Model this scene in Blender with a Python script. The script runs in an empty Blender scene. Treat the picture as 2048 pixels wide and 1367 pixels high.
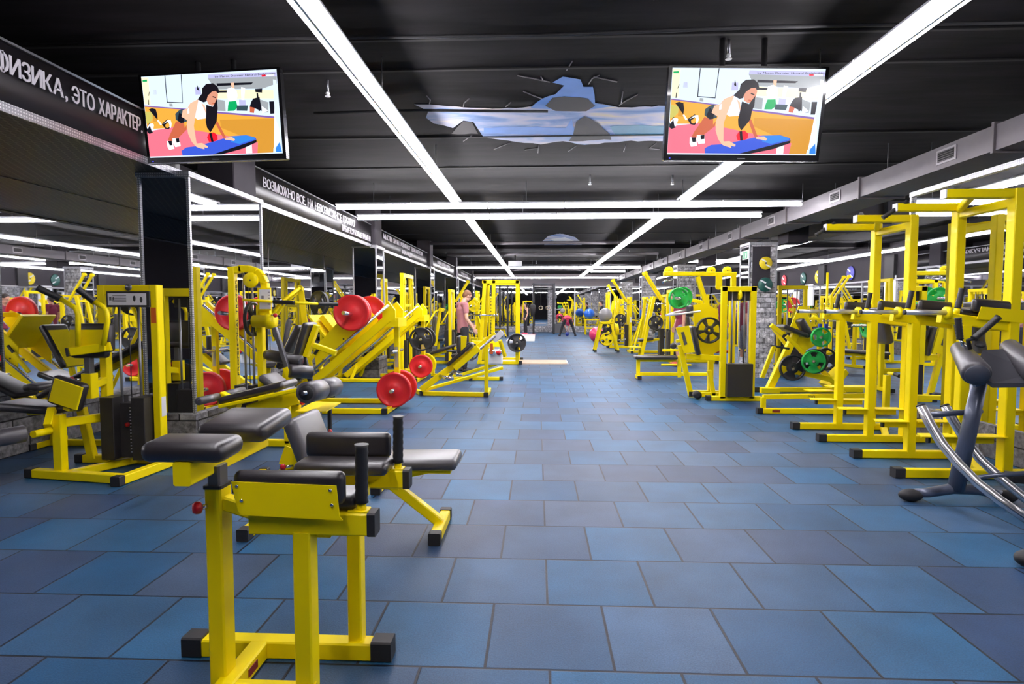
import bpy, bmesh, math, random
from mathutils import Vector, Matrix, Quaternion
random.seed(7)
C = bpy.context.scene.collection
PI = math.pi
V = Vector
# ------------------------------------------------------------------ camera
F, CX, CY, EYE = 1180.0, 1024.0, 683.5, 1.385
RX, RZ = math.radians(90 - 3.25), math.radians(2.47)
cam = bpy.data.objects.new('camera', bpy.data.cameras.new('camera'))
C.objects.link(cam)
cam.location = (0, 0, EYE)
cam.rotation_euler = (RX, 0, RZ)
cam.data.sensor_width = 36
cam.data.lens = F / 2048 * 36
cam.data.clip_start = 0.05
cam.data.clip_end = 200
bpy.context.scene.camera = cam

def ray(px, py):
    x, y, z = (px - CX) / F, -(py - CY) / F, -1.0
    c, s = math.cos(RX), math.sin(RX)
    y, z = c * y - s * z, s * y + c * z
    c, s = math.cos(RZ), math.sin(RZ)
    return V((c * x - s * y, s * x + c * y, z))
def at(px, py, Y):
    d = ray(px, py); return V((0, 0, EYE)) + d * (Y / d.y)
def atx(px, py, X):
    d = ray(px, py); return V((0, 0, EYE)) + d * (X / d.x)
def fl(px, py, z=0.0):
    d = ray(px, py); return V((0, 0, EYE)) + d * ((z - EYE) / d.z)
def cd(px, py, dep):
    d = ray(px, py); return V((0, 0, EYE)) + d * dep

# ------------------------------------------------------------------ materials
MATS = {}
def srgb(r, g, b):
    return tuple((c / 255 / 12.92 if c / 255 <= 0.04045 else ((c / 255 + 0.055) / 1.055) ** 2.4) for c in (r, g, b)) + (1,)
def mat(name, col=(0.5, 0.5, 0.5, 1), rough=0.5, metal=0.0, coat=0.0, emit=None, strength=0.0, noise=0.0, nscale=20, bump=0.0, bscale=200, spec=0.5):
    if name in MATS: return MATS[name]
    m = bpy.data.materials.new(name); m.use_nodes = True
    nt = m.node_tree; b = nt.nodes['Principled BSDF']
    b.inputs['Base Color'].default_value = col
    b.inputs['Roughness'].default_value = rough
    b.inputs['Metallic'].default_value = metal
    b.inputs['Coat Weight'].default_value = coat
    b.inputs['Specular IOR Level'].default_value = spec
    if emit:
        b.inputs['Emission Color'].default_value = emit
        b.inputs['Emission Strength'].default_value = strength
    if noise or bump:
        tc = nt.nodes.new('ShaderNodeTexCoord')
    if noise:
        n = nt.nodes.new('ShaderNodeTexNoise'); n.inputs['Scale'].default_value = nscale; n.inputs['Detail'].default_value = 4
        nt.links.new(tc.outputs['Object'], n.inputs['Vector'])
        r = nt.nodes.new('ShaderNodeMapRange')
        r.inputs[3].default_value = 1 - noise; r.inputs[4].default_value = 1 + noise
        nt.links.new(n.outputs['Fac'], r.inputs[0])
        mx = nt.nodes.new('ShaderNodeMix'); mx.data_type = 'RGBA'; mx.blend_type = 'MULTIPLY'; mx.inputs[0].default_value = 1
        mx.inputs[6].default_value = col
        nt.links.new(r.outputs[0], mx.inputs[7]); nt.links.new(mx.outputs[2], b.inputs['Base Color'])
    if bump:
        n2 = nt.nodes.new('ShaderNodeTexNoise'); n2.inputs['Scale'].default_value = bscale
        nt.links.new(tc.outputs['Object'], n2.inputs['Vector'])
        bp = nt.nodes.new('ShaderNodeBump'); bp.inputs['Strength'].default_value = bump; bp.inputs['Distance'].default_value = 0.002
        nt.links.new(n2.outputs['Fac'], bp.inputs['Height']); nt.links.new(bp.outputs['Normal'], b.inputs['Normal'])
    MATS[name] = m
    return m
YEL = mat('yellow_powder_coat', srgb(255, 228, 0), 0.42, coat=0.05, spec=0.2, noise=0.03, nscale=6)
BLK = mat('black_vinyl', srgb(38, 34, 38), 0.36, bump=0.25, bscale=350)
GRYV = mat('grey_vinyl', srgb(70, 67, 72), 0.42, bump=0.2, bscale=350)
for _m in (BLK, GRYV):
    _b = _m.node_tree.nodes['Principled BSDF']; _b.inputs['Coat Weight'].default_value = .5; _b.inputs['Coat Roughness'].default_value = .38
CAP = mat('black_rubber_cap', srgb(34, 33, 36), 0.6)
GRIP = mat('black_grip', srgb(28, 27, 30), 0.5)
STACK = mat('black_shroud', srgb(38, 35, 36), 0.45, noise=0.2, nscale=40)
CHR = mat('chrome', srgb(228, 228, 234), 0.2, metal=1.0)
STL = mat('brushed_steel', srgb(150, 150, 155), 0.35, metal=0.9)
GREYM = mat('grey_telescopic_steel', srgb(105, 105, 110), 0.4, metal=0.5)
RED = mat('red_rubber', srgb(215, 22, 32), 0.45, coat=0.1)
REDK = mat('red_knob', srgb(190, 20, 30), 0.3, coat=0.3)
GRN = mat('green_rubber', srgb(20, 165, 65), 0.42)
PBLK = mat('black_plate_rubber', srgb(33, 33, 36), 0.45, noise=0.1)
BLU = mat('blue_rubber', srgb(35, 55, 150), 0.5)
WHT = mat('white_paint', srgb(235, 235, 238), 0.5)
PAPER = mat('white_sticker', srgb(225, 222, 228), 0.6)
INK = mat('dark_ink', srgb(50, 50, 55), 0.7)
ORG = mat('orange_sticker', srgb(215, 95, 25), 0.5)
DKRED = mat('dark_red_badge', srgb(130, 35, 30), 0.5)
MIR = mat('mirror_glass', (0.80, 0.81, 0.83, 1), 0.012, metal=1.0)
COLG = mat('dark_grey_wall_paint', srgb(58, 54, 60), 0.75, spec=0.25, noise=0.1, nscale=5)
DKW = mat('charcoal_wall_paint', srgb(46, 43, 48), 0.8, spec=0.2, noise=0.12, nscale=4)
GALV = mat('galvanised_duct_steel', srgb(104, 99, 104), 0.55, metal=0.15, noise=0.12, nscale=9)
TUBE = mat('fluorescent_tube', (1, 1, 1, 1), 0.5, emit=(1.0, 0.965, 1.0, 1), strength=66.0)
HOUS = mat('white_light_housing', srgb(225, 225, 232), 0.35)
SKIN = mat('skin', srgb(224, 172, 148), 0.55)

def nodes(name):
    m = bpy.data.materials.new(name); m.use_nodes = True; MATS[name] = m
    nt = m.node_tree
    return m, nt, nt.nodes['Principled BSDF'], nt.nodes.new, nt.links.new
def math_(nt, op, a, b=None):
    n = nt.nodes.new('ShaderNodeMath'); n.operation = op
    for i, v in enumerate((a, b)):
        if v is None: continue
        if isinstance(v, (int, float)): n.inputs[i].default_value = v
        else: nt.links.new(v, n.inputs[i])
    return n.outputs[0]
def floor_material():
    m, nt, b, N, L = nodes('blue_rubber_tiles')
    g = N('ShaderNodeNewGeometry'); s = N('ShaderNodeSeparateXYZ'); L(g.outputs['Position'], s.inputs[0])
    yy = math_(nt, 'DIVIDE', math_(nt, 'SUBTRACT', s.outputs[1], 2.195 - 50), 0.5)
    row = math_(nt, 'FLOOR', yy)
    odd = math_(nt, 'MODULO', row, 2.0)
    off = math_(nt, 'MULTIPLY', odd, 0.25)
    xx = math_(nt, 'DIVIDE', math_(nt, 'ADD', math_(nt, 'SUBTRACT', s.outputs[0], 0.30 - 50), off), 0.5)
    col = math_(nt, 'FLOOR', xx)
    fx = math_(nt, 'ABSOLUTE', math_(nt, 'SUBTRACT', math_(nt, 'FRACT', xx), 0.5))
    fy = math_(nt, 'ABSOLUTE', math_(nt, 'SUBTRACT', math_(nt, 'FRACT', yy), 0.5))
    mx = math_(nt, 'MAXIMUM', fx, fy)
    cv = N('ShaderNodeCombineXYZ'); L(col, cv.inputs[0]); L(row, cv.inputs[1])
    wn = N('ShaderNodeTexWhiteNoise'); wn.noise_dimensions = '3D'; L(cv.outputs[0], wn.inputs['Vector'])
    cr = N('ShaderNodeValToRGB'); L(wn.outputs['Value'], cr.inputs[0])
    cr.color_ramp.interpolation = 'LINEAR'
    e = cr.color_ramp.elements
    e[0].position = 0; e[0].color = srgb(26, 72, 110)
    e[1].position = 1; e[1].color = srgb(60, 80, 108)
    for p, c in ((0.2, (38, 88, 126)), (0.4, (44, 72, 104)), (0.55, (26, 90, 132)), (0.75, (58, 90, 124)), (0.88, (38, 62, 96))):
        k = e.new(p); k.color = srgb(*c)
    n1 = N('ShaderNodeTexNoise'); n1.inputs['Scale'].default_value = 2.2; n1.inputs['Detail'].default_value = 3; L(g.outputs['Position'], n1.inputs['Vector'])
    n2 = N('ShaderNodeTexNoise'); n2.inputs['Scale'].default_value = 160; n2.inputs['Detail'].default_value = 2; L(g.outputs['Position'], n2.inputs['Vector'])
    f = math_(nt, 'ADD', math_(nt, 'MULTIPLY', n1.outputs['Fac'], 0.9), math_(nt, 'ADD', math_(nt, 'MULTIPLY', n2.outputs['Fac'], 0.9), -0.02))
    mm = N('ShaderNodeMix'); mm.data_type = 'RGBA'; mm.blend_type = 'MULTIPLY'; mm.inputs[0].default_value = 1
    L(cr.outputs[0], mm.inputs[6]); L(f, mm.inputs[7])
    edge = N('ShaderNodeMapRange'); edge.inputs[1].default_value = 0.485; edge.inputs[2].default_value = 0.492; L(mx, edge.inputs[0])
    m2 = N('ShaderNodeMix'); m2.data_type = 'RGBA'; L(edge.outputs[0], m2.inputs[0]); L(mm.outputs[2], m2.inputs[6]); m2.inputs[7].default_value = srgb(12, 18, 32)
    L(m2.outputs[2], b.inputs['Base Color'])
    b.inputs['Roughness'].default_value = 0.5
    b.inputs['Specular IOR Level'].default_value = 0.3
    bp = N('ShaderNodeBump'); bp.inputs['Strength'].default_value = 0.35; bp.inputs['Distance'].default_value = 0.003
    L(math_(nt, 'SUBTRACT', n2.outputs['Fac'], math_(nt, 'MULTIPLY', edge.outputs[0], 1.5)), bp.inputs['Height'])
    L(bp.outputs['Normal'], b.inputs['Normal'])
    return m
def brick_material(name, w=0.36, h=0.17, dark=1.0):
    """painted grey stone bricks; coordinates follow the face"""
    m, nt, b, N, L = nodes(name)
    g = N('ShaderNodeNewGeometry'); s = N('ShaderNodeSeparateXYZ'); L(g.outputs['Position'], s.inputs[0])
    cv = N('ShaderNodeCombineXYZ'); L(math_(nt, 'ADD', s.outputs[0], s.outputs[1]), cv.inputs[0]); L(s.outputs[2], cv.inputs[1])
    br = N('ShaderNodeTexBrick'); L(cv.outputs[0], br.inputs['Vector'])
    br.inputs['Scale'].default_value = 1; br.inputs['Brick Width'].default_value = w; br.inputs['Row Height'].default_value = h
    br.inputs['Mortar Size'].default_value = 0.008 * h / 0.17; br.inputs['Mortar Smooth'].default_value = 0.3
    br.inputs['Color1'].default_value = srgb(205, 203, 208) if dark > 1.1 else srgb(150, 148, 152); br.inputs['Color2'].default_value = srgb(150, 148, 154) if dark > 1.1 else srgb(96, 94, 98); br.inputs['Mortar'].default_value = srgb(24, 23, 26)
    n = N('ShaderNodeTexNoise'); n.inputs['Scale'].default_value = 14; n.inputs['Detail'].default_value = 8; n.inputs['Roughness'].default_value = 0.7
    L(g.outputs['Position'], n.inputs['Vector'])
    r = N('ShaderNodeMapRange'); r.inputs[1].default_value = 0.36; r.inputs[2].default_value = 0.66; r.inputs[3].default_value = 0.25 * dark; r.inputs[4].default_value = 1.25 * dark
    L(n.outputs['Fac'], r.inputs[0])
    mm = N('ShaderNodeMix'); mm.data_type = 'RGBA'; mm.blend_type = 'MULTIPLY'; mm.inputs[0].default_value = 1
    L(br.outputs['Color'], mm.inputs[6]); L(r.outputs[0], mm.inputs[7]); L(mm.outputs[2], b.inputs['Base Color'])
    b.inputs['Roughness'].default_value = 0.6
    bp = N('ShaderNodeBump'); bp.inputs['Strength'].default_value = 0.8; bp.inputs['Distance'].default_value = 0.01
    L(math_(nt, 'SUBTRACT', math_(nt, 'MULTIPLY', n.outputs['Fac'], 0.6), br.outputs['Fac']), bp.inputs['Height']); L(bp.outputs['Normal'], b.inputs['Normal'])
    return m
def tread_material():
    m, nt, b, N, L = nodes('aluminium_tread_plate')
    g = N('ShaderNodeNewGeometry')
    s = N('ShaderNodeSeparateXYZ'); L(g.outputs['Position'], s.inputs[0])
    a = math_(nt, 'ADD', math_(nt, 'ADD', s.outputs[0], s.outputs[1]), s.outputs[2])
    bb = math_(nt, 'SUBTRACT', math_(nt, 'ADD', s.outputs[0], s.outputs[1]), s.outputs[2])
    p = math_(nt, 'MULTIPLY', math_(nt, 'SINE', math_(nt, 'MULTIPLY', a, 150.0)), math_(nt, 'SINE', math_(nt, 'MULTIPLY', bb, 150.0)))
    r = N('ShaderNodeMapRange'); r.inputs[1].default_value = 0.1; r.inputs[2].default_value = 0.6; L(p, r.inputs[0])
    cr = N('ShaderNodeMix'); cr.data_type = 'RGBA'; L(r.outputs[0], cr.inputs[0]); cr.inputs[6].default_value = srgb(150, 150, 156); cr.inputs[7].default_value = srgb(225, 225, 230)
    L(cr.outputs[2], b.inputs['Base Color']); b.inputs['Metallic'].default_value = 0.75; b.inputs['Roughness'].default_value = 0.38
    bp = N('ShaderNodeBump'); bp.inputs['Strength'].default_value = 0.7; bp.inputs['Distance'].default_value = 0.004
    L(r.outputs[0], bp.inputs['Height']); L(bp.outputs['Normal'], b.inputs['Normal'])
    return m
def ceiling_material():
    m, nt, b, N, L = nodes('black_concrete_slabs')
    g = N('ShaderNodeNewGeometry')
    mp = N('ShaderNodeMapping'); mp.inputs['Scale'].default_value = (0.5, 3.0, 1); L(g.outputs['Position'], mp.inputs[0])
    n = N('ShaderNodeTexNoise'); n.inputs['Scale'].default_value = 2.5; n.inputs['Detail'].default_value = 6; L(mp.outputs[0], n.inputs['Vector'])
    cr = N('ShaderNodeValToRGB'); L(n.outputs['Fac'], cr.inputs[0])
    cr.color_ramp.elements[0].position = 0.35; cr.color_ramp.elements[0].color = srgb(9, 8, 10)
    cr.color_ramp.elements[1].position = 0.8; cr.color_ramp.elements[1].color = srgb(30, 27, 31)
    L(cr.outputs[0], b.inputs['Base Color']); b.inputs['Roughness'].default_value = 0.8; b.inputs['Specular IOR Level'].default_value = 0.12
    bp = N('ShaderNodeBump'); bp.inputs['Strength'].default_value = 0.3; bp.inputs['Distance'].default_value = 0.01
    L(n.outputs['Fac'], bp.inputs['Height']); L(bp.outputs['Normal'], b.inputs['Normal'])
    return m
def mesh_material():
    """expanded metal soffit: dark sheet with diamond openings"""
    m, nt, b, N, L = nodes('expanded_metal_mesh')
    g = N('ShaderNodeNewGeometry'); s = N('ShaderNodeSeparateXYZ'); L(g.outputs['Position'], s.inputs[0])
    u = math_(nt, 'MULTIPLY', s.outputs[0], PI / 0.07); v = math_(nt, 'MULTIPLY', s.outputs[1], PI / 0.14)
    p = math_(nt, 'ABSOLUTE', math_(nt, 'MULTIPLY', math_(nt, 'SINE', math_(nt, 'ADD', u, v)), math_(nt, 'SINE', math_(nt, 'SUBTRACT', u, v))))
    r = N('ShaderNodeMapRange'); r.inputs[1].default_value = 0.10; r.inputs[2].default_value = 0.30; r.inputs[3].default_value = 1; r.inputs[4].default_value = 0; L(p, r.inputs[0])
    mx = N('ShaderNodeMix'); mx.data_type = 'RGBA'; L(r.outputs[0], mx.inputs[0]); mx.inputs[6].default_value = srgb(14, 14, 16); mx.inputs[7].default_value = srgb(72, 68, 60)
    L(mx.outputs[2], b.inputs['Base Color']); b.inputs['Roughness'].default_value = 0.45; b.inputs['Metallic'].default_value = 0.4
    bp = N('ShaderNodeBump'); bp.inputs['Strength'].default_value = 0.6; bp.inputs['Distance'].default_value = 0.006
    L(r.outputs[0], bp.inputs['Height']); L(bp.outputs['Normal'], b.inputs['Normal'])
    return m
FLOORM = floor_material(); BRK = brick_material('painted_stone_bricks'); BRKS = brick_material('small_painted_bricks', 0.2, 0.1, 1.25)
TREAD = tread_material(); CEILM = ceiling_material(); MESHM = mesh_material()

# ------------------------------------------------------------------ geometry helpers
class MB:
    """collects shapes that belong to ONE part"""
    def __init__(s): s.bm = bmesh.new(); s.mi = 0
    def _face(s, vs, smooth=False):
        try:
            f = s.bm.faces.new(vs); f.smooth = smooth; f.material_index = s.mi; return f
        except ValueError: return None
    def prism(s, loops, cap=True, smooth=False, closed=True):
        L = [[s.bm.verts.new(p) for p in lp] for lp in loops]
        n = len(L[0])
        for a, b in zip(L, L[1:]):
            for i in range(n if closed else n - 1):
                j = (i + 1) % n; s._face((a[i], a[j], b[j], b[i]), smooth)
        if cap:
            s._face(L[0][::-1]); s._face(L[-1])
        return s
    def bar(s, p0, p1, w=0.06, h=None, up=None, ch=0.006):
        """square tube from p0 to p1, w across, h in the up direction"""
        p0, p1 = V(p0), V(p1); h = h or w
        d = (p1 - p0).normalized()
        up = V(up) if up else (V((0, 0, 1)) if abs(d.z) < 0.95 else V((0, 1, 0)))
        x = d.cross(up).normalized(); z = x.cross(d).normalized()
        c = min(ch, w / 4, h / 4); a, b = w / 2, h / 2
        pr = [(-a + c, -b), (a - c, -b), (a, -b + c), (a, b - c), (a - c, b), (-a + c, b), (-a, b - c), (-a, -b + c)]
        return s.prism([[p0 + x * u + z * v for u, v in pr], [p1 + x * u + z * v for u, v in pr]])
    def box(s, c, size, rot=None, ch=0.004):
        c = V(c); R = rot or Matrix.Identity(3)
        a, b, d = [q / 2 for q in size]; k = min(ch, a / 2, b / 2)
        pr = [(-a + k, -b), (a - k, -b), (a, -b + k), (a, b - k), (a - k, b), (-a + k, b), (-a, b - k), (-a, -b + k)]
        return s.prism([[c + R @ V((u, v, -d)) for u, v in pr], [c + R @ V((u, v, d)) for u, v in pr]])
    def tube(s, pts, r, n=12, cap=True):
        pts = [V(p) for p in pts]; loops = []
        rr = r if isinstance(r, (list, tuple)) else [r] * len(pts)
        prev = None
        for i, p in enumerate(pts):
            d = (pts[min(i + 1, len(pts) - 1)] - pts[max(i - 1, 0)]).normalized()
            if prev is None:
                x = d.orthogonal().normalized()
            else:
                x = (prev - d * prev.dot(d)).normalized()
            prev = x; y = d.cross(x)
            loops.append([p + (x * math.cos(t) + y * math.sin(t)) * rr[i] for t in [2 * PI * k / n for k in range(n)]])
        return s.prism(loops, cap, True)
    def lathe(s, o, axis, prof, n=32):
        """prof = [(distance along axis, radius)]"""
        o = V(o); d = V(axis).normalized(); x = d.orthogonal().normalized(); y = d.cross(x)
        loops = [[o + d * t + (x * math.cos(a) + y * math.sin(a)) * max(r, 1e-4) for a in [2 * PI * k / n for k in range(n)]] for t, r in prof]
        return s.prism(loops, True, True)
    def poly(s, pts, nrm, th):
        """flat outline extruded by th along nrm"""
        nrm = V(nrm).normalized()
        return s.prism([[V(p) for p in pts], [V(p) + nrm * th for p in pts]])
    def ell(s, c, r, rot=None, nu=16, nv=10):
        c = V(c); R = rot or Matrix.Identity(3)
        loops = []
        for j in range(nv + 1):
            t = PI * j / nv - PI / 2; q = max(math.cos(t), 1e-3)
            loops.append([c + R @ V((r[0] * q * math.cos(a), r[1] * q * math.sin(a), r[2] * math.sin(t))) for a in [2 * PI * k / nu for k in range(nu)]])
        return s.prism(loops, True, True)
    def pad(s, c, size, rot=None, r=0.025, seg=3):
        """upholstered cushion: box with rounded edges"""
        t = bmesh.new(); bmesh.ops.create_cube(t, size=1)
        bmesh.ops.scale(t, vec=size, verts=t.verts)
        bmesh.ops.bevel(t, geom=t.edges[:] + t.verts[:], offset=min(r, min(size) * 0.48), segments=seg, profile=0.5, affect='EDGES')
        R = (rot or Matrix.Identity(3)).to_4x4(); R.translation = V(c)
        vm = {v: s.bm.verts.new(R @ v.co) for v in t.verts}
        for f in t.faces:
            s._face([vm[v] for v in f.verts], True)
        t.free(); return s
    def build(s, name, m, parent=None, off=None):
        me = bpy.data.meshes.new(name)
        bmesh.ops.recalc_face_normals(s.bm, faces=s.bm.faces)
        if off: bmesh.ops.translate(s.bm, vec=-V(off), verts=s.bm.verts)
        s.bm.to_mesh(me); s.bm.free()
        for q in (m if isinstance(m, (list, tuple)) else [m]): me.materials.append(q)
        o = bpy.data.objects.new(name, me); C.objects.link(o)
        if parent: o.parent = parent
        return o
def rotx(a): return Matrix.Rotation(math.radians(a), 3, 'X')
def roty(a): return Matrix.Rotation(math.radians(a), 3, 'Y')
def rotz(a): return Matrix.Rotation(math.radians(a), 3, 'Z')

def tag(o, label=None, cat=None, group=None, kind=None):
    for k, v in (('label', label), ('category', cat), ('group', group), ('kind', kind)):
        if v: o[k] = v
    return o
class T:
    """a thing: an Empty at its base that parents its parts. Coordinates given to the methods are world ones when loc is given"""
    def __init__(s, name, label, cat, loc=(0, 0, 0), group=None):
        s.e = bpy.data.objects.new(name, None); C.objects.link(s.e); s.loc = V(loc); s.e.location = s.loc
        s.e.empty_display_size = 0.1
        tag(s.e, label, cat, group)
    def add(s, name, mb, m, parent=None, label=None):
        o = mb.build(name, m, parent or s.e, s.loc)
        if label: o['label'] = label
        return o
    def bar(s, name, p0, p1, w=0.06, h=None, m=None, up=None, parent=None):
        return s.add(name, MB().bar(p0, p1, w, h, up), m or YEL, parent)
    def box(s, name, c, size, m=None, rot=None, parent=None, ch=0.004):
        return s.add(name, MB().box(c, size, rot, ch), m or YEL, parent)
    def pad(s, name, c, size, m=None, rot=None, r=0.025, parent=None):
        return s.add(name, MB().pad(c, size, rot, r), m or BLK, parent)
    def tube(s, name, pts, r, m=None, parent=None, n=12):
        return s.add(name, MB().tube(pts, r, n), m or YEL, parent)
    def cap(s, p, d, w=0.066, l=0.06, h=None, m=None):
        """black foot cap on the end p of a rail running in direction d"""
        d = V(d).normalized(); p = V(p)
        return s.add('foot_cap', MB().bar(p - d * 0.01, p + d * l, w, h), m or CAP)
    def knob(s, p, d, r=0.022, st=.05):
        d = V(d).normalized()
        k = s.add('adjusting_pin', MB().lathe(V(p), d, [(0, .009), (st, .009)], 10), CHR)
        s.add('knob', MB().lathe(V(p) + d * (st - .005), d, [(0, r * .6), (.006, r), (.02, r), (.03, r * .7), (.032, .002)], 16), REDK, k)
    def grip(s, p0, p1, r=0.018):
        p0, p1 = V(p0), V(p1); n = 14
        pts = [p0.lerp(p1, i / n) for i in range(n + 1)]
        rr = [r * (1.18 if i in (0, n) else (1.0 if i % 2 else 1.1)) for i in range(n + 1)]
        return s.add('grip', MB().tube(pts, rr, 14), GRIP)
def dup(root, loc, rz=0.0, label=None, sx=1):
    """copy of a thing with copies of its parts and sub-parts"""
    r = root.copy(); C.objects.link(r); r.location = loc; r.rotation_euler = (0, 0, rz)
    if sx != 1: r.scale = (sx, 1, 1)
    if label: r['label'] = label
    def kids(a, b):
        for ch in list(a.children):
            c = ch.copy(); C.objects.link(c); c.parent = b; kids(ch, c)
    kids(root, r)
    return r

# ------------------------------------------------------------------ weight plates (shared meshes)
PLATE_MESH = {}
def plate_mesh(kind, r, th, colour, rim=None):
    key = (kind, round(r, 3), round(th, 3), colour.name)
    if key in PLATE_MESH: return PLATE_MESH[key]
    s = MB(); n = 60; hb = 0.026
    if kind == 'bumper':
        s.lathe((0, 0, -th / 2), (0, 0, 1), [(0, hb), (0, r * .36), (th * .14, r * .4), (th * .14, r * .84), (0, r * .88), (0, r * .97), (th * .12, r), (th * .88, r), (th, r * .97), (th, r * .88), (th * .86, r * .84), (th * .86, r * .4), (th, r * .36), (th, hb)], 48)
    else:
        rad = [hb, r * .2, r * .33, r * .45, r * .7, r * .84, r * .93, r]
        half = [th * .5, th * .5, th * .5, th * .28, th * .28, th * .28, th * .5, th * .5]
        k = 5 if kind == 'spoke' else 3
        def hole(i, j):
            ph = (j + .5) / n * k % 1.0
            return (2 if kind == 'spoke' else 3) <= i <= 4 and ((.16 < ph < .84) if kind == 'spoke' else (.3 < ph < .7))
        vt = [[[s.bm.verts.new((rad[i] * math.cos(2 * PI * j / n), rad[i] * math.sin(2 * PI * j / n), sg * half[i])) for j in range(n)] for i in range(8)] for sg in (1, -1)]
        for i in range(7):
            for j in range(n):
                if hole(i, j): continue
                q = (j + 1) % n
                s._face((vt[0][i][j], vt[0][i + 1][j], vt[0][i + 1][q], vt[0][i][q]), True)
                s._face((vt[1][i][q], vt[1][i + 1][q], vt[1][i + 1][j], vt[1][i][j]), True)
                for a, b_, ii, jj in (((i, j), (i, q), i - 1, j), ((i + 1, j), (i + 1, q), i + 1, j), ((i, j), (i + 1, j), i, (j - 1) % n), ((i, q), (i + 1, q), i, q)):
                    if ii < 0 or ii > 6 or hole(ii, jj):
                        s._face((vt[0][a[0]][a[1]], vt[0][b_[0]][b_[1]], vt[1][b_[0]][b_[1]], vt[1][a[0]][a[1]]))
    me = bpy.data.meshes.new('weight_plate'); bmesh.ops.recalc_face_normals(s.bm, faces=s.bm.faces); s.bm.to_mesh(me); s.bm.free()
    me.materials.append(colour); PLATE_MESH[key] = me
    return me
def plate(p, axis, label, kind='grip', r=0.225, th=0.045, m=None, group=None, spin=0):
    me = plate_mesh(kind, r, th, m or PBLK)
    o = bpy.data.objects.new('weight_plate', me); C.objects.link(o); o.location = p
    q = V((0, 0, 1)).rotation_difference(V(axis).normalized()); o.rotation_mode = 'QUATERNION'; o.rotation_quaternion = q @ Quaternion((0, 0, 1), spin)
    return tag(o, label, 'weight plate', group)
# ------------------------------------------------------------------ the room
FX, SOF, TOP, CEIL = -3.31, 2.62, 3.03, 3.42
MX = -5.05
def struct(name, mb, m, label=None, cat='wall'):
    o = mb.build(name, m); o['kind'] = 'structure'
    if label: tag(o, label, cat)
    return o
struct('floor', MB().box((3, 15, -0.05), (17, 41, 0.1), ch=0), FLOORM, 'blue and slate rubber tile floor laid in running bond', 'floor')
struct('ceiling', MB().box((3, 15, CEIL + 0.1), (17, 41, 0.2), ch=0), CEILM, 'black painted concrete slab ceiling', 'ceiling')
struct('wall_left', MB().box((MX - 0.12, 15, 1.71), (0.2, 41, 3.42), ch=0), DKW, 'charcoal wall behind the left mirrors')
struct('wall_back', MB().box((3, -5.05, 1.71), (17, 0.1, 3.42), ch=0), DKW, 'charcoal wall behind the viewer')
struct('wall_right', MB().box((11.1, 15, 1.71), (0.2, 41, 3.42), ch=0), DKW, 'charcoal wall along the far right hall with coloured discs')
struct('wall_far', MB().box((3, 35.25, 1.71), (17, 0.2, 3.42), ch=0), mat('pale_end_wall_paint', srgb(150, 142, 147), .7), 'grey end wall above the far mirrors')
# slab joints and beams
for i, y in enumerate((3.7, 4.55, 5.12, 7.1, 8.6, 11.5, 13.2, 16.2, 18.2, 20.5, 22.2, 25.0, 28.0, 31.0)):
    struct('trim_%d' % (i + 1), MB().box((3, y, CEIL - 0.006), (17, 0.035, 0.014), ch=0.002), mat('joint_black', srgb(12, 11, 13), 0.8), 'black joint line between the ceiling slabs', 'trim')
for i, y in enumerate((12.4, 19.3, 26.0)):
    struct('trim_%d' % (i + 31), MB().box((3, y, CEIL - 0.06), (17, 0.45, 0.12), ch=0.01), CEILM, 'dark downstand beam across the ceiling', 'trim')
# left: mirror wall, plinth, soffit, fascia
struct('wall_left_mirror', MB().box((MX + .0, 15.5, 1.5), (0.03, 38, 2.25), ch=0), MIR, 'mirror panels covering the left wall', 'mirror')
for i in range(12):
    struct('trim_%d' % (i + 41), MB().box((MX + .018, 2.2 + i * 2.9, 1.5), (0.006, 0.012, 2.25), ch=0.001), STL, 'thin joint between the left mirror panels', 'trim')
struct('baseboard_left', MB().box((MX + .06, 15.5, 0.2), (0.14, 38, 0.4), ch=0.01), BRK, 'grey stone brick plinth under the left mirrors', 'plinth')
struct('wall_left_soffit', MB().box(((FX + MX) / 2, 15, SOF + .02), (FX - MX, 40, 0.02), ch=0), MESHM, 'expanded metal mesh soffit along the left side', 'soffit')
TRIMN = [60]
def trim(c, size, m=None, label='tread plate aluminium trim along an edge'):
    TRIMN[0] += 1
    return struct('trim_%d' % TRIMN[0], MB().box(c, size, ch=0.003), m or TREAD, label, 'trim')
trim((FX + .006, 15, SOF + .01), (0.012, 40, 0.06), label='tread plate trim along the lower edge of the slogan banners')
trim((FX + .004, 15, TOP + .01), (0.03, 40, 0.016), STL, label='thin steel rail along the top of the slogan banners')
BAN = mat('black_banner_vinyl', srgb(26, 23, 27), 0.42, spec=0.3)
LET = mat('silver_lettering', srgb(205, 200, 208), 0.5)
PILL = [(-3.21, 5.36, 6.78, 5.36), (-3.21, 11.67, 12.25, 0), (-3.21, 17.68, 18.3, 0), (-3.21, 23.4, 24.0, 0), (-3.21, 29.4, 30.0, 0)]
GLYPH = {}
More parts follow.
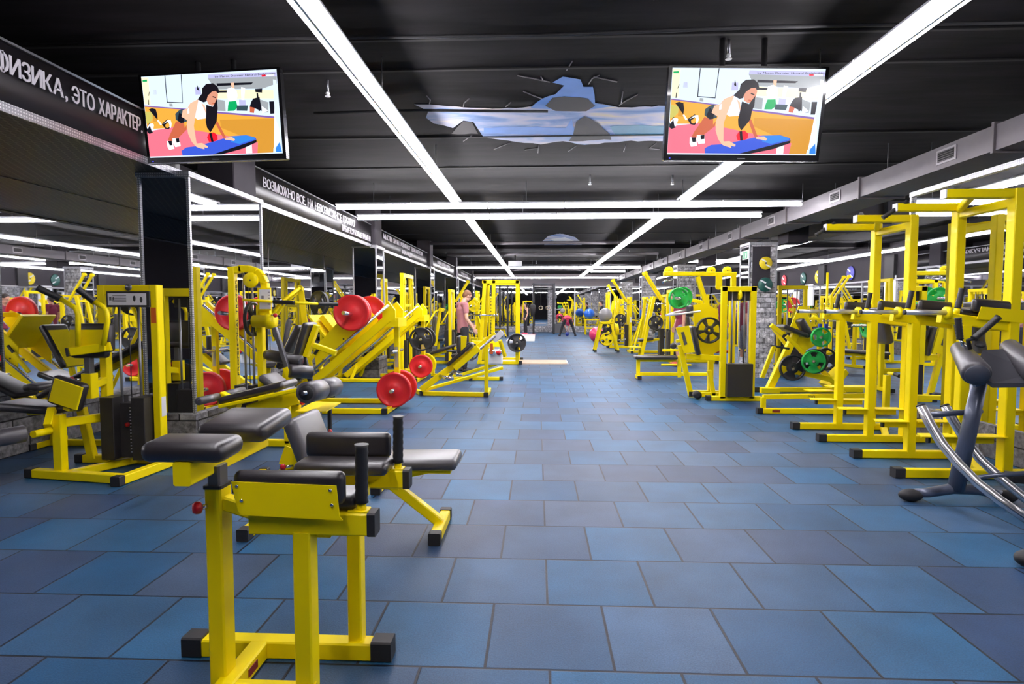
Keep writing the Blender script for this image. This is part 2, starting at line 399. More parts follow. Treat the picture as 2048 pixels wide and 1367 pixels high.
def glyph(ch):
    """outline of one letter as (vertices, faces, x0, x1); the two round Cyrillic letters are put together from simpler ones"""
    if ch in GLYPH: return GLYPH[ch]
    cu = bpy.data.curves.new('glyph', 'FONT'); cu.body = {'Ф': 'О', 'Э': 'С'}.get(ch, ch); cu.size = 1.0; cu.resolution_u = 4
    o = bpy.data.objects.new('glyph', cu); C.objects.link(o)
    bpy.context.view_layer.update()
    me = bpy.data.meshes.new_from_object(o.evaluated_get(bpy.context.evaluated_depsgraph_get()))
    vs = [(v.co.x, v.co.y) for v in me.vertices]; fs = [tuple(q.vertices) for q in me.polygons]
    bpy.data.objects.remove(o); bpy.data.meshes.remove(me)
    if vs:
        xs = [v[0] for v in vs]; x0, x1 = min(xs), max(xs); ys = [v[1] for v in vs]; y0, y1 = min(ys), max(ys)
        def quad(a, b, c, d):
            n = len(vs); vs.extend([(a, c), (b, c), (b, d), (a, d)]); fs.append((n, n + 1, n + 2, n + 3))
        if ch == 'Ф':
            xm = (x0 + x1) / 2; quad(xm - .055, xm + .055, y0 - .03, y1 + .03)
        if ch == 'Э':
            vs[:] = [(x0 + x1 - x, y) for x, y in vs]; fs[:] = [f[::-1] for f in fs]; quad(x0 + (x1 - x0) * .3, x1 - .03, (y0 + y1) / 2 - .05, (y0 + y1) / 2 + .05)
    else: x0, x1 = 0, .28
    GLYPH[ch] = (vs, fs, x0, x1); return GLYPH[ch]
def fit_text(body, length, height, m=None, ext=0.004, bold=0.0):
    """lettering scaled to a given length and cap height, lower left corner at its origin"""
    bm = bmesh.new(); pen = 0.0; lay = []
    for ch in body:
        g = glyph(ch); lay.append((g, pen)); pen += (g[3] - g[2]) + .075
    k = length / max(pen - .075, .01); hs = height / .73
    for (vs, fs, x0, x1), px_ in lay:
        for q, dx in enumerate((0, -bold, bold) if bold else (0,)):
            V_ = [bm.verts.new(((x - x0 + px_) * k + dx, y * hs, q * .0006)) for x, y in vs]
            for f in fs:
                try: bm.faces.new([V_[i] for i in f])
                except ValueError: pass
    r = bmesh.ops.extrude_face_region(bm, geom=bm.faces[:])
    bmesh.ops.translate(bm, vec=(0, 0, ext), verts=[g for g in r['geom'] if isinstance(g, bmesh.types.BMVert)])
    bmesh.ops.recalc_face_normals(bm, faces=bm.faces[:])
    me = bpy.data.meshes.new('lettering'); bm.to_mesh(me); bm.free(); me.materials.append(m or LET)
    return me
def put_text(parent, me, p, right, up, off=None, name='lettering'):
    right = V(right).normalized(); up = V(up).normalized(); n = right.cross(up)
    M = Matrix((right, up, n)).transposed().to_4x4(); M.translation = V(p) - (V(off) if off else V((0, 0, 0)))
    o = bpy.data.objects.new(name, me); C.objects.link(o); o.parent = parent; o.matrix_local = M
    return o
bays = [(-4.9, 5.40, 'black slogan banner above the nearest left mirrors, text ending in a full stop', [('ФИЗИКА', 3.54, 4.05, 2.845, 0.118), (',', 4.068, 4.085, 2.845, 0.118), ('ЭТО', 4.13, 4.34, 2.845, 0.118), ('ХАРАКТЕР.', 4.385, 4.87, 2.845, 0.118)]),
        (6.7, 11.7, 'black slogan banner catching the glare of the double cross lights on the left', [('ВОЗМОЖНО ВСЕ. НА НЕВОЗМОЖНОЕ ПРОСТО', 7.05, 10.6, 2.845, 0.118), ('ТРЕБУЕТСЯ БОЛЬШЕ ВРЕМЕНИ', 9.9, 11.6, 2.70, 0.10)]),
        (12.2, 17.7, 'dark slogan banner between the second and third mirrored pillars', [('МЫСЛИ, СИЛЫ РАЗВИВАЮТ ТВОИ НАГРУЗКИ', 12.6, 16.9, 2.88, 0.11), ('ФИЗИКА И ДУХ', 14.3, 15.5, 2.72, 0.10)]),
        (18.3, 23.4, 'pale looking slogan banner between the third and fourth mirrored pillars', [('СИЛА ВОЛИ И ТРУД', 19.4, 22.2, 2.86, 0.11)]),
        (24.0, 29.4, 'small distant slogan banner between the fourth and fifth mirrored pillars', [('ТОЛЬКО ВПЕРЕД', 25.4, 27.8, 2.86, 0.11)]),
        (30.0, 35.1, 'last slogan banner at the end wall on the left', [])]
for y0, y1, lab, texts in bays:
    t = T('slogan_banner', lab, 'banner', (FX, (y0 + y1) / 2, SOF))
    # slightly rippled sheet with thickness
    mb = MB(); n = 60; lo = []
    for i in range(n + 1):
        y = y0 + (y1 - y0) * i / n
        dx = 0.006 * math.sin(y * 3.1) + 0.004 * math.sin(y * 7.7) + (0.012 * math.exp(-((y1 - y) / .35) ** 2))
        lo.append([V((FX - .012, y, SOF)), V((FX - .012, y, TOP)), V((FX - 0.002 , y, TOP)), V((FX - 0.012 + dx * 0.8 + .008, y, (SOF + TOP) / 2)), V((FX + .002 + dx, y, SOF))])
    mb.prism(lo, True, True)
    t.add('banner_sheet', mb, BAN)
    for body, ya, yb, z, h in texts:
        put_text(t.e, fit_text(body, yb - ya, h, bold=.003), (FX + .013, ya, z), (0, 1, 0), (0, 0, 1), t.loc)
# left pillars: mirrored box with tread plate edges, brick base, column above
def pillar(idx, x0, x1, y0, y1, side):
    """x0..x1, mirrored faces, tread plate trims on the edges"""
    s = 1 if side == 'left' else -1
    h = SOF - .01
    o = struct('wall_pillar_%d' % idx, MB().box(((x0 + x1) / 2, (y0 + y1) / 2, h / 2 + .2), (x1 - x0, y1 - y0, h - .4), ch=0), MIR, 'mirror clad pillar on the %s side' % side, 'pillar')
    trim(((x0 + x1) / 2, (y0 + y1) / 2, h + .005), (x1 - x0 + .05, y1 - y0 + .05, 0.05), label='tread plate cap on top of a mirrored pillar')
    for x in (x0, x1):
        for y in (y0, y1):
            trim((x, y, h / 2 + .2), (0.028, 0.028, h - .4), label='tread plate strip up the edge of a mirrored pillar')
    o = struct('baseboard_pillar_%d' % idx, MB().box(((x0 + x1) / 2, (y0 + y1) / 2, 0.2), (x1 - x0 + .09, y1 - y0 + .09, 0.4), ch=0.01), BRK, 'grey stone brick base of a mirrored pillar', 'plinth')
for i, (x, a, b, _) in enumerate(PILL):
    pillar(i + 1, x - .46, x, a, b, 'left')
    yc = b - .3 if i == 0 else (a + b) / 2
    struct('wall_column_%d' % (i + 1), MB().box((x - .22, yc, (SOF + CEIL) / 2), (0.40, 0.5, CEIL - SOF), ch=.01), COLG, 'grey column top between mirrored pillar and ceiling', 'column')
# right side: near mirrored pier, pillars
def rpillar(idx, x, a, b, w=0.5, brick=True):
    h = 2.64
    if brick:
        struct('wall_pier_%d' % idx, MB().box((x + w / 2, (a + b) / 2, h / 2), (w, b - a, h), ch=0), BRKS, 'white and grey brick pillar on the right', 'pillar')
        struct('wall_pier_mirror_%d' % idx, MB().box((x - .01, (a + b) / 2, 1.5), (0.02, b - a, 2.2), ch=0), MIR, 'mirror on the inner face of a right pillar', 'mirror')
    else:
        struct('wall_pier_%d' % idx, MB().box((x + w / 2, (a + b) / 2, h / 2 + .15), (w, b - a, h - .3), ch=0), MIR, 'mirror clad pier behind the dip stands', 'mirror')
        struct('baseboard_pier_%d' % idx, MB().box((x + w / 2, (a + b) / 2, .155), (w + .06, b - a + .06, .31), ch=.01), BRK, 'grey stone brick base of the mirrored pier', 'plinth')
    trim((x + w / 2, (a + b) / 2, h + .02), (w + .06, b - a + .06, 0.05), label='tread plate cap on a right pillar')
    for xx in (x - .015, x + w + .005):
        for yy in (a - .005, b + .005):
            trim((xx, yy, h / 2 + .15), (0.03, 0.03, h - .3), label='tread plate strip up the edge of a right pillar')
    struct('wall_pier_column_%d' % idx, MB().box((x + .92, (a + b) / 2, (CEIL + h) / 2 + .02), (.4, min(b - a, .5), CEIL - h - .04), ch=.01), DKW, 'dark column behind a right pillar', 'column')
rpillar(1, 4.22, 5.15, 6.9, brick=False)
for i, (a, b) in enumerate(((11.9, 12.4), (17.9, 18.4), (23.9, 24.4), (29.6, 30.1))):
    rpillar(i + 2, 4.19, a, b)
# dark upper panel on the front of the second right pillar (as in the photo) and its signs
struct('wall_pier_panel', MB().box((4.40, 11.885, 2.2), (0.34, 0.02, 0.80), ch=.002), DKW, 'charcoal panel on the near right brick pillar', 'panel')
# far wall: brick plinth, mirrors, brick column
struct('baseboard_far', MB().box((3, 35.0, 0.17), (16, 0.3, 0.34), ch=.01), BRKS, 'brick plinth along the end wall', 'plinth')
struct('wall_far_mirror', MB().box((3, 35.13, 1.5), (16, 0.03, 2.3), ch=0), MIR, 'mirror panels on the end wall', 'mirror')
struct('wall_far_column', MB().box((0.83, 34.9, 1.32), (0.46, 0.5, 2.64), ch=.01), BRKS, 'white and grey brick column at the end wall', 'column')
trim((3, 35.08, 2.67), (16, .08, .05), WHT, 'white rail above the far mirrors')
for i, x in enumerate((2.2, 4.3, 6.4)):
    trim((x, 35.09, 1.5), (.06, .04, 2.4), WHT, 'white strip between the far mirrors')
# far right hall: mirrors below the coloured discs
struct('wall_right_mirror', MB().box((10.985, 15.5, 1.3), (0.03, 38, 1.9), ch=0), MIR, 'mirror panels along the right hall wall', 'mirror')
struct('baseboard_right', MB().box((10.9, 15.5, 0.17), (0.2, 38, 0.34), ch=.01), BRK, 'brick plinth along the right hall wall', 'plinth')
trim((10.95, 15.5, 2.28), (.06, 38, .05), TREAD, 'bright rail above the right hall mirrors')
for i in range(9):
    trim((10.96, 8.5 + i * 3.0, 1.3), (.03, .06, 1.9), STL, 'steel strip between the right hall mirrors')
for i in range(6):
    struct('wall_right_pilaster_%d' % (i + 1), MB().box((10.95, 10.1 + i * 4.4, 2.66), (.12, .5, .75), ch=.01), mat('near_black_paint', srgb(30, 28, 32), .7), 'black pilaster high on the right hall wall', 'pilaster')

# ------------------------------------------------------------------ light lines
def light_line(p0, p1, label, w=0.145, seg=1.25, gap=0.015):
    p0, p1 = V(p0), V(p1); d = (p1 - p0); Lg = d.length; d.normalize()
    t = T('light_line', label, 'ceiling light', (p0 + p1) / 2)
    n = max(1, round(Lg / seg)); s = Lg / n
    x = d.cross(V((0, 0, 1)))
    mb = MB()
    # tray profile: shallow upturned trough
    pr = [(-w / 2, .07), (-w / 2, .085), (-.04, .105), (.04, .105), (w / 2, .085), (w / 2, .07), (w / 2 - .01, .066), (.014, .085), (.009, -.005), (-.009, -.005), (-.014, .085), (-w / 2 + .01, .066)]
    for k in range(n):
        a = p0 + d * (k * s + gap / 2); b = p0 + d * ((k + 1) * s - gap / 2)
        mb.prism([[q + x * u + V((0, 0, v)) for u, v in pr] for q in (a, b)])
    t.add('housing', mb, HOUS)
    mb = MB()
    for k in range(n):
        for sg in (-1, 1):
            a = p0 + d * (k * s + gap) + x * sg * w * .27 + V((0, 0, .018)); b = p0 + d * ((k + 1) * s - gap) + x * sg * w * .27 + V((0, 0, .018))
            mb.tube([a, b], 0.016, 8)
    o = t.add('lamp_tube', mb, TUBE)
    for q in [p0 + d * (s * (i + .5)) for i in range(0, n, 2)]:
        t.tube('hanger', [q + V((0, 0, .10)), V((q.x, q.y, CEIL))], 0.004, STL, n=6)
    return t
LZ = 2.995
light_line((-1.27, -0.9, LZ), (-1.27, 9.35, LZ), 'long light line running overhead into the distance, left of centre')
light_line((2.22, -0.9, LZ), (2.22, 9.35, LZ), 'long light line running from above the right television to the double cross lights')
light_line((-1.28, 10.95, LZ), (-1.28, 19.1, LZ), 'left light line beyond the double cross lights')
light_line((2.22, 10.95, LZ), (2.22, 23.5, LZ), 'right light line beyond the double cross lights')
light_line((-1.28, 19.3, LZ), (-1.28, 23.7, LZ), 'short stretch of the left light line before the middle cross light')
light_line((-1.28, 24.05, LZ), (-1.28, 31.6, LZ), 'most distant stretch of the left light line')
light_line((2.22, 24.2, LZ), (2.22, 31.6, LZ), 'most distant stretch of the right light line')
light_line((-3.28, 9.59, LZ), (4.15, 9.59, LZ), 'nearer of the two parallel lights crossing the hall')
light_line((-3.28, 10.72, LZ), (3.95, 10.72, LZ), 'farther of the two parallel lights crossing the hall')
light_line((-3.3, 23.87, LZ), (4.1, 23.87, LZ), 'bright crosswise light in the middle distance')
light_line((-3.3, 31.8, LZ), (4.3, 31.8, LZ), 'crosswise light in front of the end wall')
light_line((2.35, 26.6, LZ), (3.9, 26.6, LZ), 'short crosswise light near the end of the hall', w=.1)
light_line((10.1, -2, LZ), (10.1, 33, LZ), 'single light line down the far right hall', w=.1)
light_line((6.6, 14, LZ), (6.6, 33, LZ), 'light line over the machines of the right hall', w=.1)
light_line((4.9, 21.0, LZ), (9.9, 21.0, LZ), 'crosswise light in the right hall', w=.1)

# ------------------------------------------------------------------ air ducts on the right
def duct(x0, x1, y0, y1, z0, z1, label, gr=(), fl_=()):
    t = T('air_duct', label, 'duct', ((x0 + x1) / 2, (y0 + y1) / 2, z0))
    t.box('duct_body', ((x0 + x1) / 2, (y0 + y1) / 2, (z0 + z1) / 2), (x1 - x0, y1 - y0, z1 - z0), GALV, ch=.003)
    for y in fl_:
        t.box('flange', ((x0 + x1) / 2, y, (z0 + z1) / 2), (x1 - x0 + .05, .035, z1 - z0 + .05), GALV)
    for y in gr:
        g = t.box('vent', (x0 - .006, y, (z0 + z1) / 2 + .005), (.014, .30, .15), mat('vent_frame', srgb(160, 155, 160), .4, metal=.5))
        mb = MB()
        mb.box((x0 - .008, y, (z0 + z1) / 2 + .005), (.014, .25, .105), ch=.001)
        t.add('vent_opening', mb, mat('vent_dark', srgb(14, 14, 15), .8), g)
        mb = MB()
        for k in range(5):
            mb.box((x0 - .017, y, (z0 + z1) / 2 + .005 - .045 + k * .0225), (.006, .25, .006), ch=.001)
        t.add('vent_slat', mb, GALV, g)
    y = y0 + 1.2
    while y < y1:
        for x in (x0 + .02, x1 - .02): t.tube('hanger', [(x, y, z1 - .01), (x, y, CEIL)], .004, STL, n=6)
        y += 2.35
duct(4.3, 4.86, -3, 34.2, 2.87, 3.11, 'long grey air duct running along the right side under the ceiling', [6.5 + 2.33 * i for i in range(-2, 12)], [5.85 + 2.33 * i for i in range(-3, 12)])
duct(5.6, 6.1, 9.8, 13.4, 2.86, 3.1, 'short parallel duct behind the long one on the right', [], [10.6, 11.8, 13.0])
duct(4.87, 5.59, 9.9, 10.3, 2.9, 3.08, 'stub of duct joining the two right ducts')

# ------------------------------------------------------------------ ceiling mural (flat painting on the slab)
def mural_material():
    m, nt, b, N, L = nodes('sky_mural_paint')
    g = N('ShaderNodeNewGeometry'); mp = N('ShaderNodeMapping'); mp.inputs['Scale'].default_value = (1.0, 2.6, 1); L(g.outputs['Position'], mp.inputs[0])
    n = N('ShaderNodeTexNoise'); n.inputs['Scale'].default_value = 1.7; n.inputs['Detail'].default_value = 5; n.inputs['Distortion'].default_value = 0.6; L(mp.outputs[0], n.inputs['Vector'])
    cr = N('ShaderNodeValToRGB'); L(n.outputs['Fac'], cr.inputs[0]); e = cr.color_ramp.elements
    e[0].position = .3; e[0].color = srgb(95, 130, 190); e[1].position = .72; e[1].color = srgb(225, 212, 185)
    for p, c in ((.42, (130, 158, 205)), (.5, (175, 182, 212)), (.6, (196, 194, 212))):
        k = e.new(p); k.color = srgb(*c)
    L(cr.outputs[0], b.inputs['Base Color']); b.inputs['Roughness'].default_value = .6
    return m
MUR = mural_material(); MURB = mat('blue_mural_paint', srgb(110, 155, 225), .6, noise=.15, nscale=5); MURD = mat('dark_mural_paint', srgb(45, 42, 45), .7)
CRK = mat('pale_crack_paint', srgb(92, 88, 92), .6)
def ceil_pt(px, py, dz=0):
    d = ray(px, py); t_ = (CEIL - dz - EYE) / d.z; return V((0, 0, EYE)) + d * t_
def crop(u, v): return 780 + u * .29297, 80 + v * .29297
t = T('ceiling_mural', 'blue and cream torn sky painting on the black ceiling between the televisions', 'mural', ceil_pt(*crop(1100, 500)))
def cpoly(pts, dz, dense=True):
    w = []
    for i in range(len(pts)):
        a, b_ = V(pts[i]), V(pts[(i + 1) % len(pts)]); L_ = (b_ - a).length; k = max(1, int(L_ / 45)); nrm = V((-(b_ - a).y, (b_ - a).x)).normalized() if L_ else V((0, 0))
        for j in range(k):
            q = a.lerp(b_, j / k)
            if j: q = q + nrm * random.uniform(-4, 4)
            w.append(q)
    mb = MB(); mb.poly([ceil_pt(*crop(q[0], q[1]), dz) for q in w], (0, 0, 1), .001)
    return mb
sky = [(165, 440), (330, 445), (500, 460), (700, 470), (860, 465), (1000, 455), (1040, 400), (1130, 370), (1190, 310), (1110, 290), (1180, 250), (1300, 270), (1320, 320), (1385, 320), (1400, 430), (1560, 460), (1880, 450), (2300, 470), (2500, 520), (2420, 640), (1880, 690), (1600, 690), (1330, 715), (1180, 690), (1030, 712), (860, 695), (640, 665), (570, 560), (500, 550), (430, 600), (300, 570), (245, 530), (260, 490)]
t.add('painted_sky', cpoly(sky, .004), MUR)
t.add('painted_blue_patch', cpoly([(1040, 400), (1130, 370), (1190, 310), (1110, 290), (1180, 250), (1300, 270), (1320, 320), (1385, 320), (1400, 430), (1540, 455), (1400, 470), (1050, 470), (960, 462)], .006), MURB)
t.add('painted_blue_patch', cpoly([(640, 600), (900, 590), (1200, 600), (1240, 540), (1270, 650), (640, 635)], .006), MURB)
t.add('painted_blue_patch', cpoly([(1500, 590), (1700, 580), (2300, 600), (2300, 645), (1540, 650)], .006), mat('teal_mural_paint', srgb(90, 145, 175), .6, noise=.15, nscale=5))
t.add('painted_hole', cpoly([(1060, 450), (1110, 395), (1190, 385), (1350, 400), (1400, 450), (1340, 486), (1130, 484)], .008), MURD)
t.add('painted_hole', cpoly([(1270, 560), (1330, 520), (1420, 570), (1500, 640), (1510, 680), (1220, 690), (1250, 650)], .008), MURD)
t.add('painted_hole', cpoly([(420, 640), (500, 555), (560, 560), (600, 640)], .008), MURD)
cracks = [[(870, 242), (980, 262), (1050, 278), (1090, 285)], [(1030, 250), (1045, 275)], [(1430, 240), (1380, 262), (1355, 300)], [(1390, 250), (1550, 285)], [(1245, 145), (1205, 205)], [(910, 350), (980, 380), (1040, 400)], [(1690, 372), (1600, 420), (1565, 445)], [(1590, 350), (1578, 430)], [(250, 380), (275, 410), (268, 436)], [(540, 400), (505, 430), (500, 455)], [(825, 425), (790, 455)], [(820, 700), (710, 745)], [(1015, 715), (1010, 770)], [(1015, 735), (920, 750)], [(1275, 720), (1215, 760)], [(1610, 712), (1595, 762)], [(1820, 700), (1770, 740), (1840, 745)], [(560, 650), (500, 690)]]
for c in cracks:
    mb = MB(); mb.tube([ceil_pt(*crop(*q), .003) for q in c], .006, 4); t.add('painted_crack', mb, CRK)
t = T('ceiling_mural', 'small distant pale sky painting on the ceiling beyond the double cross lights', 'mural', ceil_pt(1126, 482))
def cp2(pts, m, dz):
    t.add('painted_sky', MB().poly([ceil_pt(x, y, dz) for x, y in pts], (0, 0, 1), .001), m)
cp2([(1096, 472), (1120, 466), (1150, 474), (1160, 482), (1166, 494), (1120, 500), (1090, 492), (1085, 482)], MUR, .004)
cp2([(1100, 478), (1130, 474), (1152, 483), (1120, 487)], WHT, .006)
# long pale beams/pipes on the ceiling further back
for i, (y, x0, x1, z) in enumerate(((17.6, -3.2, 4.0, 3.32), (20.9, -3.2, 4.2, 3.3), (28.6, -3.3, 4.2, 3.25))):
    t = T('ceiling_pipe', ('pale round pipe crossing under the ceiling before the middle light', 'second pale pipe crossing under the ceiling', 'farthest pale pipe crossing under the ceiling')[i], 'pipe', (x0, y, z))
    t.tube('pipe', [(x0, y, z), (x1, y, z)], .05, GALV)
    for x in (x0 + 1, (x0 + x1) / 2, x1 - 1): t.tube('hanger', [(x, y, z + .04), (x, y, CEIL)], .006, STL)

# ------------------------------------------------------------------ televisions
def em(name, r, g, b, s=1.0):
    c = srgb(r, g, b)
    return mat('screen_' + name, (0, 0, 0, 1), .4, emit=c, strength=s, spec=.3)
SC = {k: em(k, *v, 1.25) for k, v in dict(wall=(205, 222, 240), white=(245, 248, 255), orange=(228, 160, 60), orange2=(200, 140, 50), pink=(226, 110, 130), blue=(55, 85, 200), blue2=(50, 125, 215), dark=(18, 18, 28), skin=(240, 180, 150), skin2=(190, 95, 65), hair=(22, 18, 26), top=(225, 225, 245), short=(50, 70, 80), green=(10, 160, 90), grey=(150, 155, 160), lav=(175, 175, 215), cream=(235, 228, 190), red=(230, 25, 45), purple=(120, 90, 160), poster=(232, 236, 246), face=(205, 140, 115), olive=(190, 180, 90)).items()}
SCN = list(SC)
PIC = [('wall', [(170, 130), (1900, 130), (1790, 690), (160, 480)]),
 ('poster', [(265, 130), (1030, 130), (1010, 300), (880, 460), (700, 540), (250, 470)]),
 ('lav', [(275, 135), (385, 135), (380, 210), (278, 205)]), ('lav', [(820, 135), (960, 135), (930, 210), (822, 208)]),
 ('lav', [(300, 290), (340, 290), (345, 350), (290, 350)]), ('lav', [(845, 290), (915, 290), (915, 380), (840, 380)]), ('dark', [(878, 260), (890, 300), (895, 335), (868, 320)]),
 ('dark', [(478, 130), (488, 130), (465, 452), (455, 450)]), ('dark', [(690, 130), (700, 130), (662, 470), (655, 466)]), ('dark', [(455, 447), (662, 464), (660, 474), (454, 456)]),
 ('grey', [(485, 470), (525, 474), (525, 512), (482, 508)]),
 ('cream', [(170, 135), (262, 140), (240, 470), (165, 460)]), ('green', [(180, 170), (240, 165), (240, 190), (180, 190)]), ('dark', [(245, 310), (250, 320), (235, 365), (230, 360)]), ('dark', [(215, 410), (225, 410), (220, 470), (210, 470)]),
 ('grey', [(1030, 195), (1895, 215), (1880, 300), (1700, 350), (1100, 330)]), ('lav', [(1040, 150), (1895, 160), (1893, 215), (1030, 195)]),
 ('cream', [(1100, 330), (1870, 380), (1850, 480), (1080, 440)]),
 ('dark', [(1130, 258), (1590, 270), (1560, 295), (1130, 290)]), ('dark', [(1120, 345), (1250, 350), (1240, 375), (1120, 370)]),
 ('white', [(1430, 320), (1480, 330), (1440, 480), (1415, 560), (1400, 560)]),
 ('grey', [(1090, 450), (1200, 470), (1190, 600), (1085, 590)]), ('lav', [(1380, 470), (1460, 480), (1450, 560), (1370, 560)]),
 ('skin', [(1310, 262), (1350, 262), (1345, 325), (1312, 325)]), ('white', [(1255, 330), (1310, 315), (1365, 345), (1370, 420), (1340, 490), (1250, 480), (1235, 400)]),
 ('green', [(1250, 485), (1340, 480), (1350, 560), (1300, 600), (1215, 600), (1230, 540)]),
 ('short', [(1340, 540), (1480, 545), (1460, 610), (1330, 600)]), ('dark', [(1560, 465), (1640, 450), (1640, 620), (1500, 560), (1530, 500)]), ('skin2', [(1500, 560), (1560, 580), (1540, 640), (1490, 630)]), ('dark', [(1600, 350), (1690, 350), (1680, 400), (1600, 390)]), ('dark', [(1610, 400), (1630, 400), (1620, 620), (1600, 620)]), ('dark', [(1750, 510), (1820, 510), (1800, 660), (1740, 660)]), ('grey', [(1640, 480), (1740, 520), (1720, 640), (1640, 640)]), ('white', [(1650, 560), (1720, 620), (1640, 650)]),
 ('orange', [(160, 480), (700, 550), (1080, 600), (1795, 700), (1700, 1130), (1500, 1000), (1000, 900), (480, 770), (150, 770)]),
 ('orange2', [(1100, 700), (1790, 720), (1720, 1080), (1520, 1000), (1480, 930), (1100, 800)]),
 ('purple', [(160, 478), (700, 545), (700, 560), (158, 492)]), ('purple', [(1080, 600), (1795, 695), (1790, 718), (1078, 620)]),
 ('pink', [(142, 800), (480, 760), (800, 820), (1150, 900), (1300, 1000), (1530, 1000), (1510, 1135), (128, 1113)]),
 ('white', [(1370, 1040), (1450, 1020), (1440, 1130), (1360, 1130)]), ('orange2', [(1530, 1010), (1600, 980), (1720, 1040), (1700, 1135), (1505, 1135)]),
 ('olive', [(155, 550), (250, 560), (245, 640), (190, 700), (150, 700)]), ('orange2', [(250, 560), (310, 570), (310, 690), (240, 680)]),
 ('dark', [(205, 530), (250, 515), (300, 530), (310, 600), (300, 660), (290, 600), (270, 545), (220, 545)]), ('white', [(310, 660), (350, 720), (330, 730), (295, 670)]),
 ('dark', [(145, 760), (190, 690), (240, 720), (215, 815), (170, 830), (145, 810)]), ('white', [(150, 750), (190, 705), (230, 700), (245, 720), (220, 800), (205, 800), (222, 722), (190, 722), (155, 770)]),
 ('dark', [(370, 700), (430, 660), (470, 690), (470, 740), (430, 785), (385, 775), (350, 720)]), ('white', [(370, 715), (430, 672), (470, 670), (478, 720), (460, 770), (445, 765), (460, 715), (430, 690)]), ('orange', [(390, 730), (440, 695), (450, 740), (425, 768), (395, 762)]),
 ('white', [(1800, 600), (1850, 560), (1800, 1000), (1720, 1080)]), ('wall', [(1840, 250), (1880, 260), (1830, 900), (1790, 700)]), ('blue2', [(1740, 1080), (1800, 1010), (1808, 1135), (1735, 1130)]),
 ('red', [(905, 910), (935, 860), (1000, 850), (1040, 890), (1035, 940), (990, 970), (920, 965)]), ('dark', [(940, 860), (970, 855), (980, 968), (950, 968)]),
 ('blue', [(550, 1060), (620, 1020), (760, 1010), (1000, 960), (1200, 910), (1400, 905), (1510, 940), (1520, 965), (1330, 1030), (940, 1125), (555, 1120)]),
 ('blue2', [(1180, 915), (1400, 907), (1505, 942), (1500, 960), (1300, 1010), (1200, 980)]),
 ('dark', [(940, 1125), (1330, 1035), (1520, 968), (1515, 1000), (1330, 1070), (1060, 1128)]),
 ('skin2', [(540, 690), (640, 720), (640, 780), (540, 880), (500, 930), (440, 930), (400, 920), (430, 860), (470, 800)]), ('skin2', [(560, 850), (640, 780), (670, 740), (660, 800), (560, 880), (520, 920), (490, 900)]),
 ('white', [(380, 930), (450, 930), (465, 1030), (395, 1040), (378, 1000)]), ('white', [(460, 900), (545, 900), (552, 1000), (480, 1010), (455, 950)]), ('dark', [(398, 930), (448, 930), (445, 985), (410, 985)]), ('dark', [(500, 905), (545, 900), (545, 950), (505, 955)]),
 ('short', [(545, 600), (600, 560), (640, 545), (690, 560), (680, 700), (600, 720), (540, 670)]), ('dark', [(600, 580), (650, 640), (640, 715), (600, 715), (560, 680)]),
 ('skin', [(650, 560), (720, 540), (740, 660), (680, 680), (620, 640)]),
 ('skin', [(720, 530), (760, 480), (860, 440), (940, 520), (950, 640), (900, 680), (820, 660), (760, 670), (720, 620)]),
 ('skin', [(740, 600), (800, 640), (760, 760), (735, 850), (760, 970), (790, 1000), (740, 1010), (700, 950), (670, 850), (670, 740), (700, 660)]),
 ('skin', [(740, 980), (830, 975), (900, 1020), (890, 1040), (850, 1030), (850, 1055), (800, 1040), (750, 1020)]),
 ('skin2', [(1040, 740), (1070, 720), (1130, 880), (1150, 930), (1120, 940), (1090, 880)]), ('skin', [(1130, 925), (1220, 920), (1255, 950), (1240, 970), (1180, 955), (1130, 950)]),
 ('top', [(870, 450), (895, 460), (880, 600), (900, 650), (950, 650), (930, 675), (820, 685), (790, 660), (850, 600)]), ('top', [(705, 560), (735, 530), (730, 600), (705, 610)]),
 ('hair', [(860, 440), (930, 370), (940, 310), (1000, 260), (1090, 255), (1140, 300), (1155, 370), (1130, 380), (1100, 350), (1060, 370), (1000, 400), (970, 470), (930, 480)]),
 ('face', [(975, 450), (1000, 400), (1060, 355), (1110, 350), (1130, 390), (1110, 470), (1060, 520), (1030, 530), (985, 500)]), ('dark', [(1060, 410), (1100, 425), (1095, 437), (1055, 422)]), ('skin2', [(1035, 487), (1075, 495), (1065, 508), (1030, 498)]),
 ('hair', [(960, 510), (1040, 540), (1110, 440), (1100, 560), (1075, 620), (1060, 720), (1000, 800), (960, 850), (925, 790), (920, 720), (940, 620)]),
 ('red', [(1710, 190), (1760, 188), (1762, 210), (1712, 212)]), ('white', [(1770, 192), (1865, 194), (1865, 206), (1770, 206)]),
]
XL = lambda v: 170 - 42 * v
XR = lambda v: 1900 - 88 * v
def uv(x, y):
    v = min(max((y - 128) / (1000 + (x - 128) * .012), 0), 1)
    return min(max((x - XL(v)) / (XR(v) - XL(v)), 0), 1), v
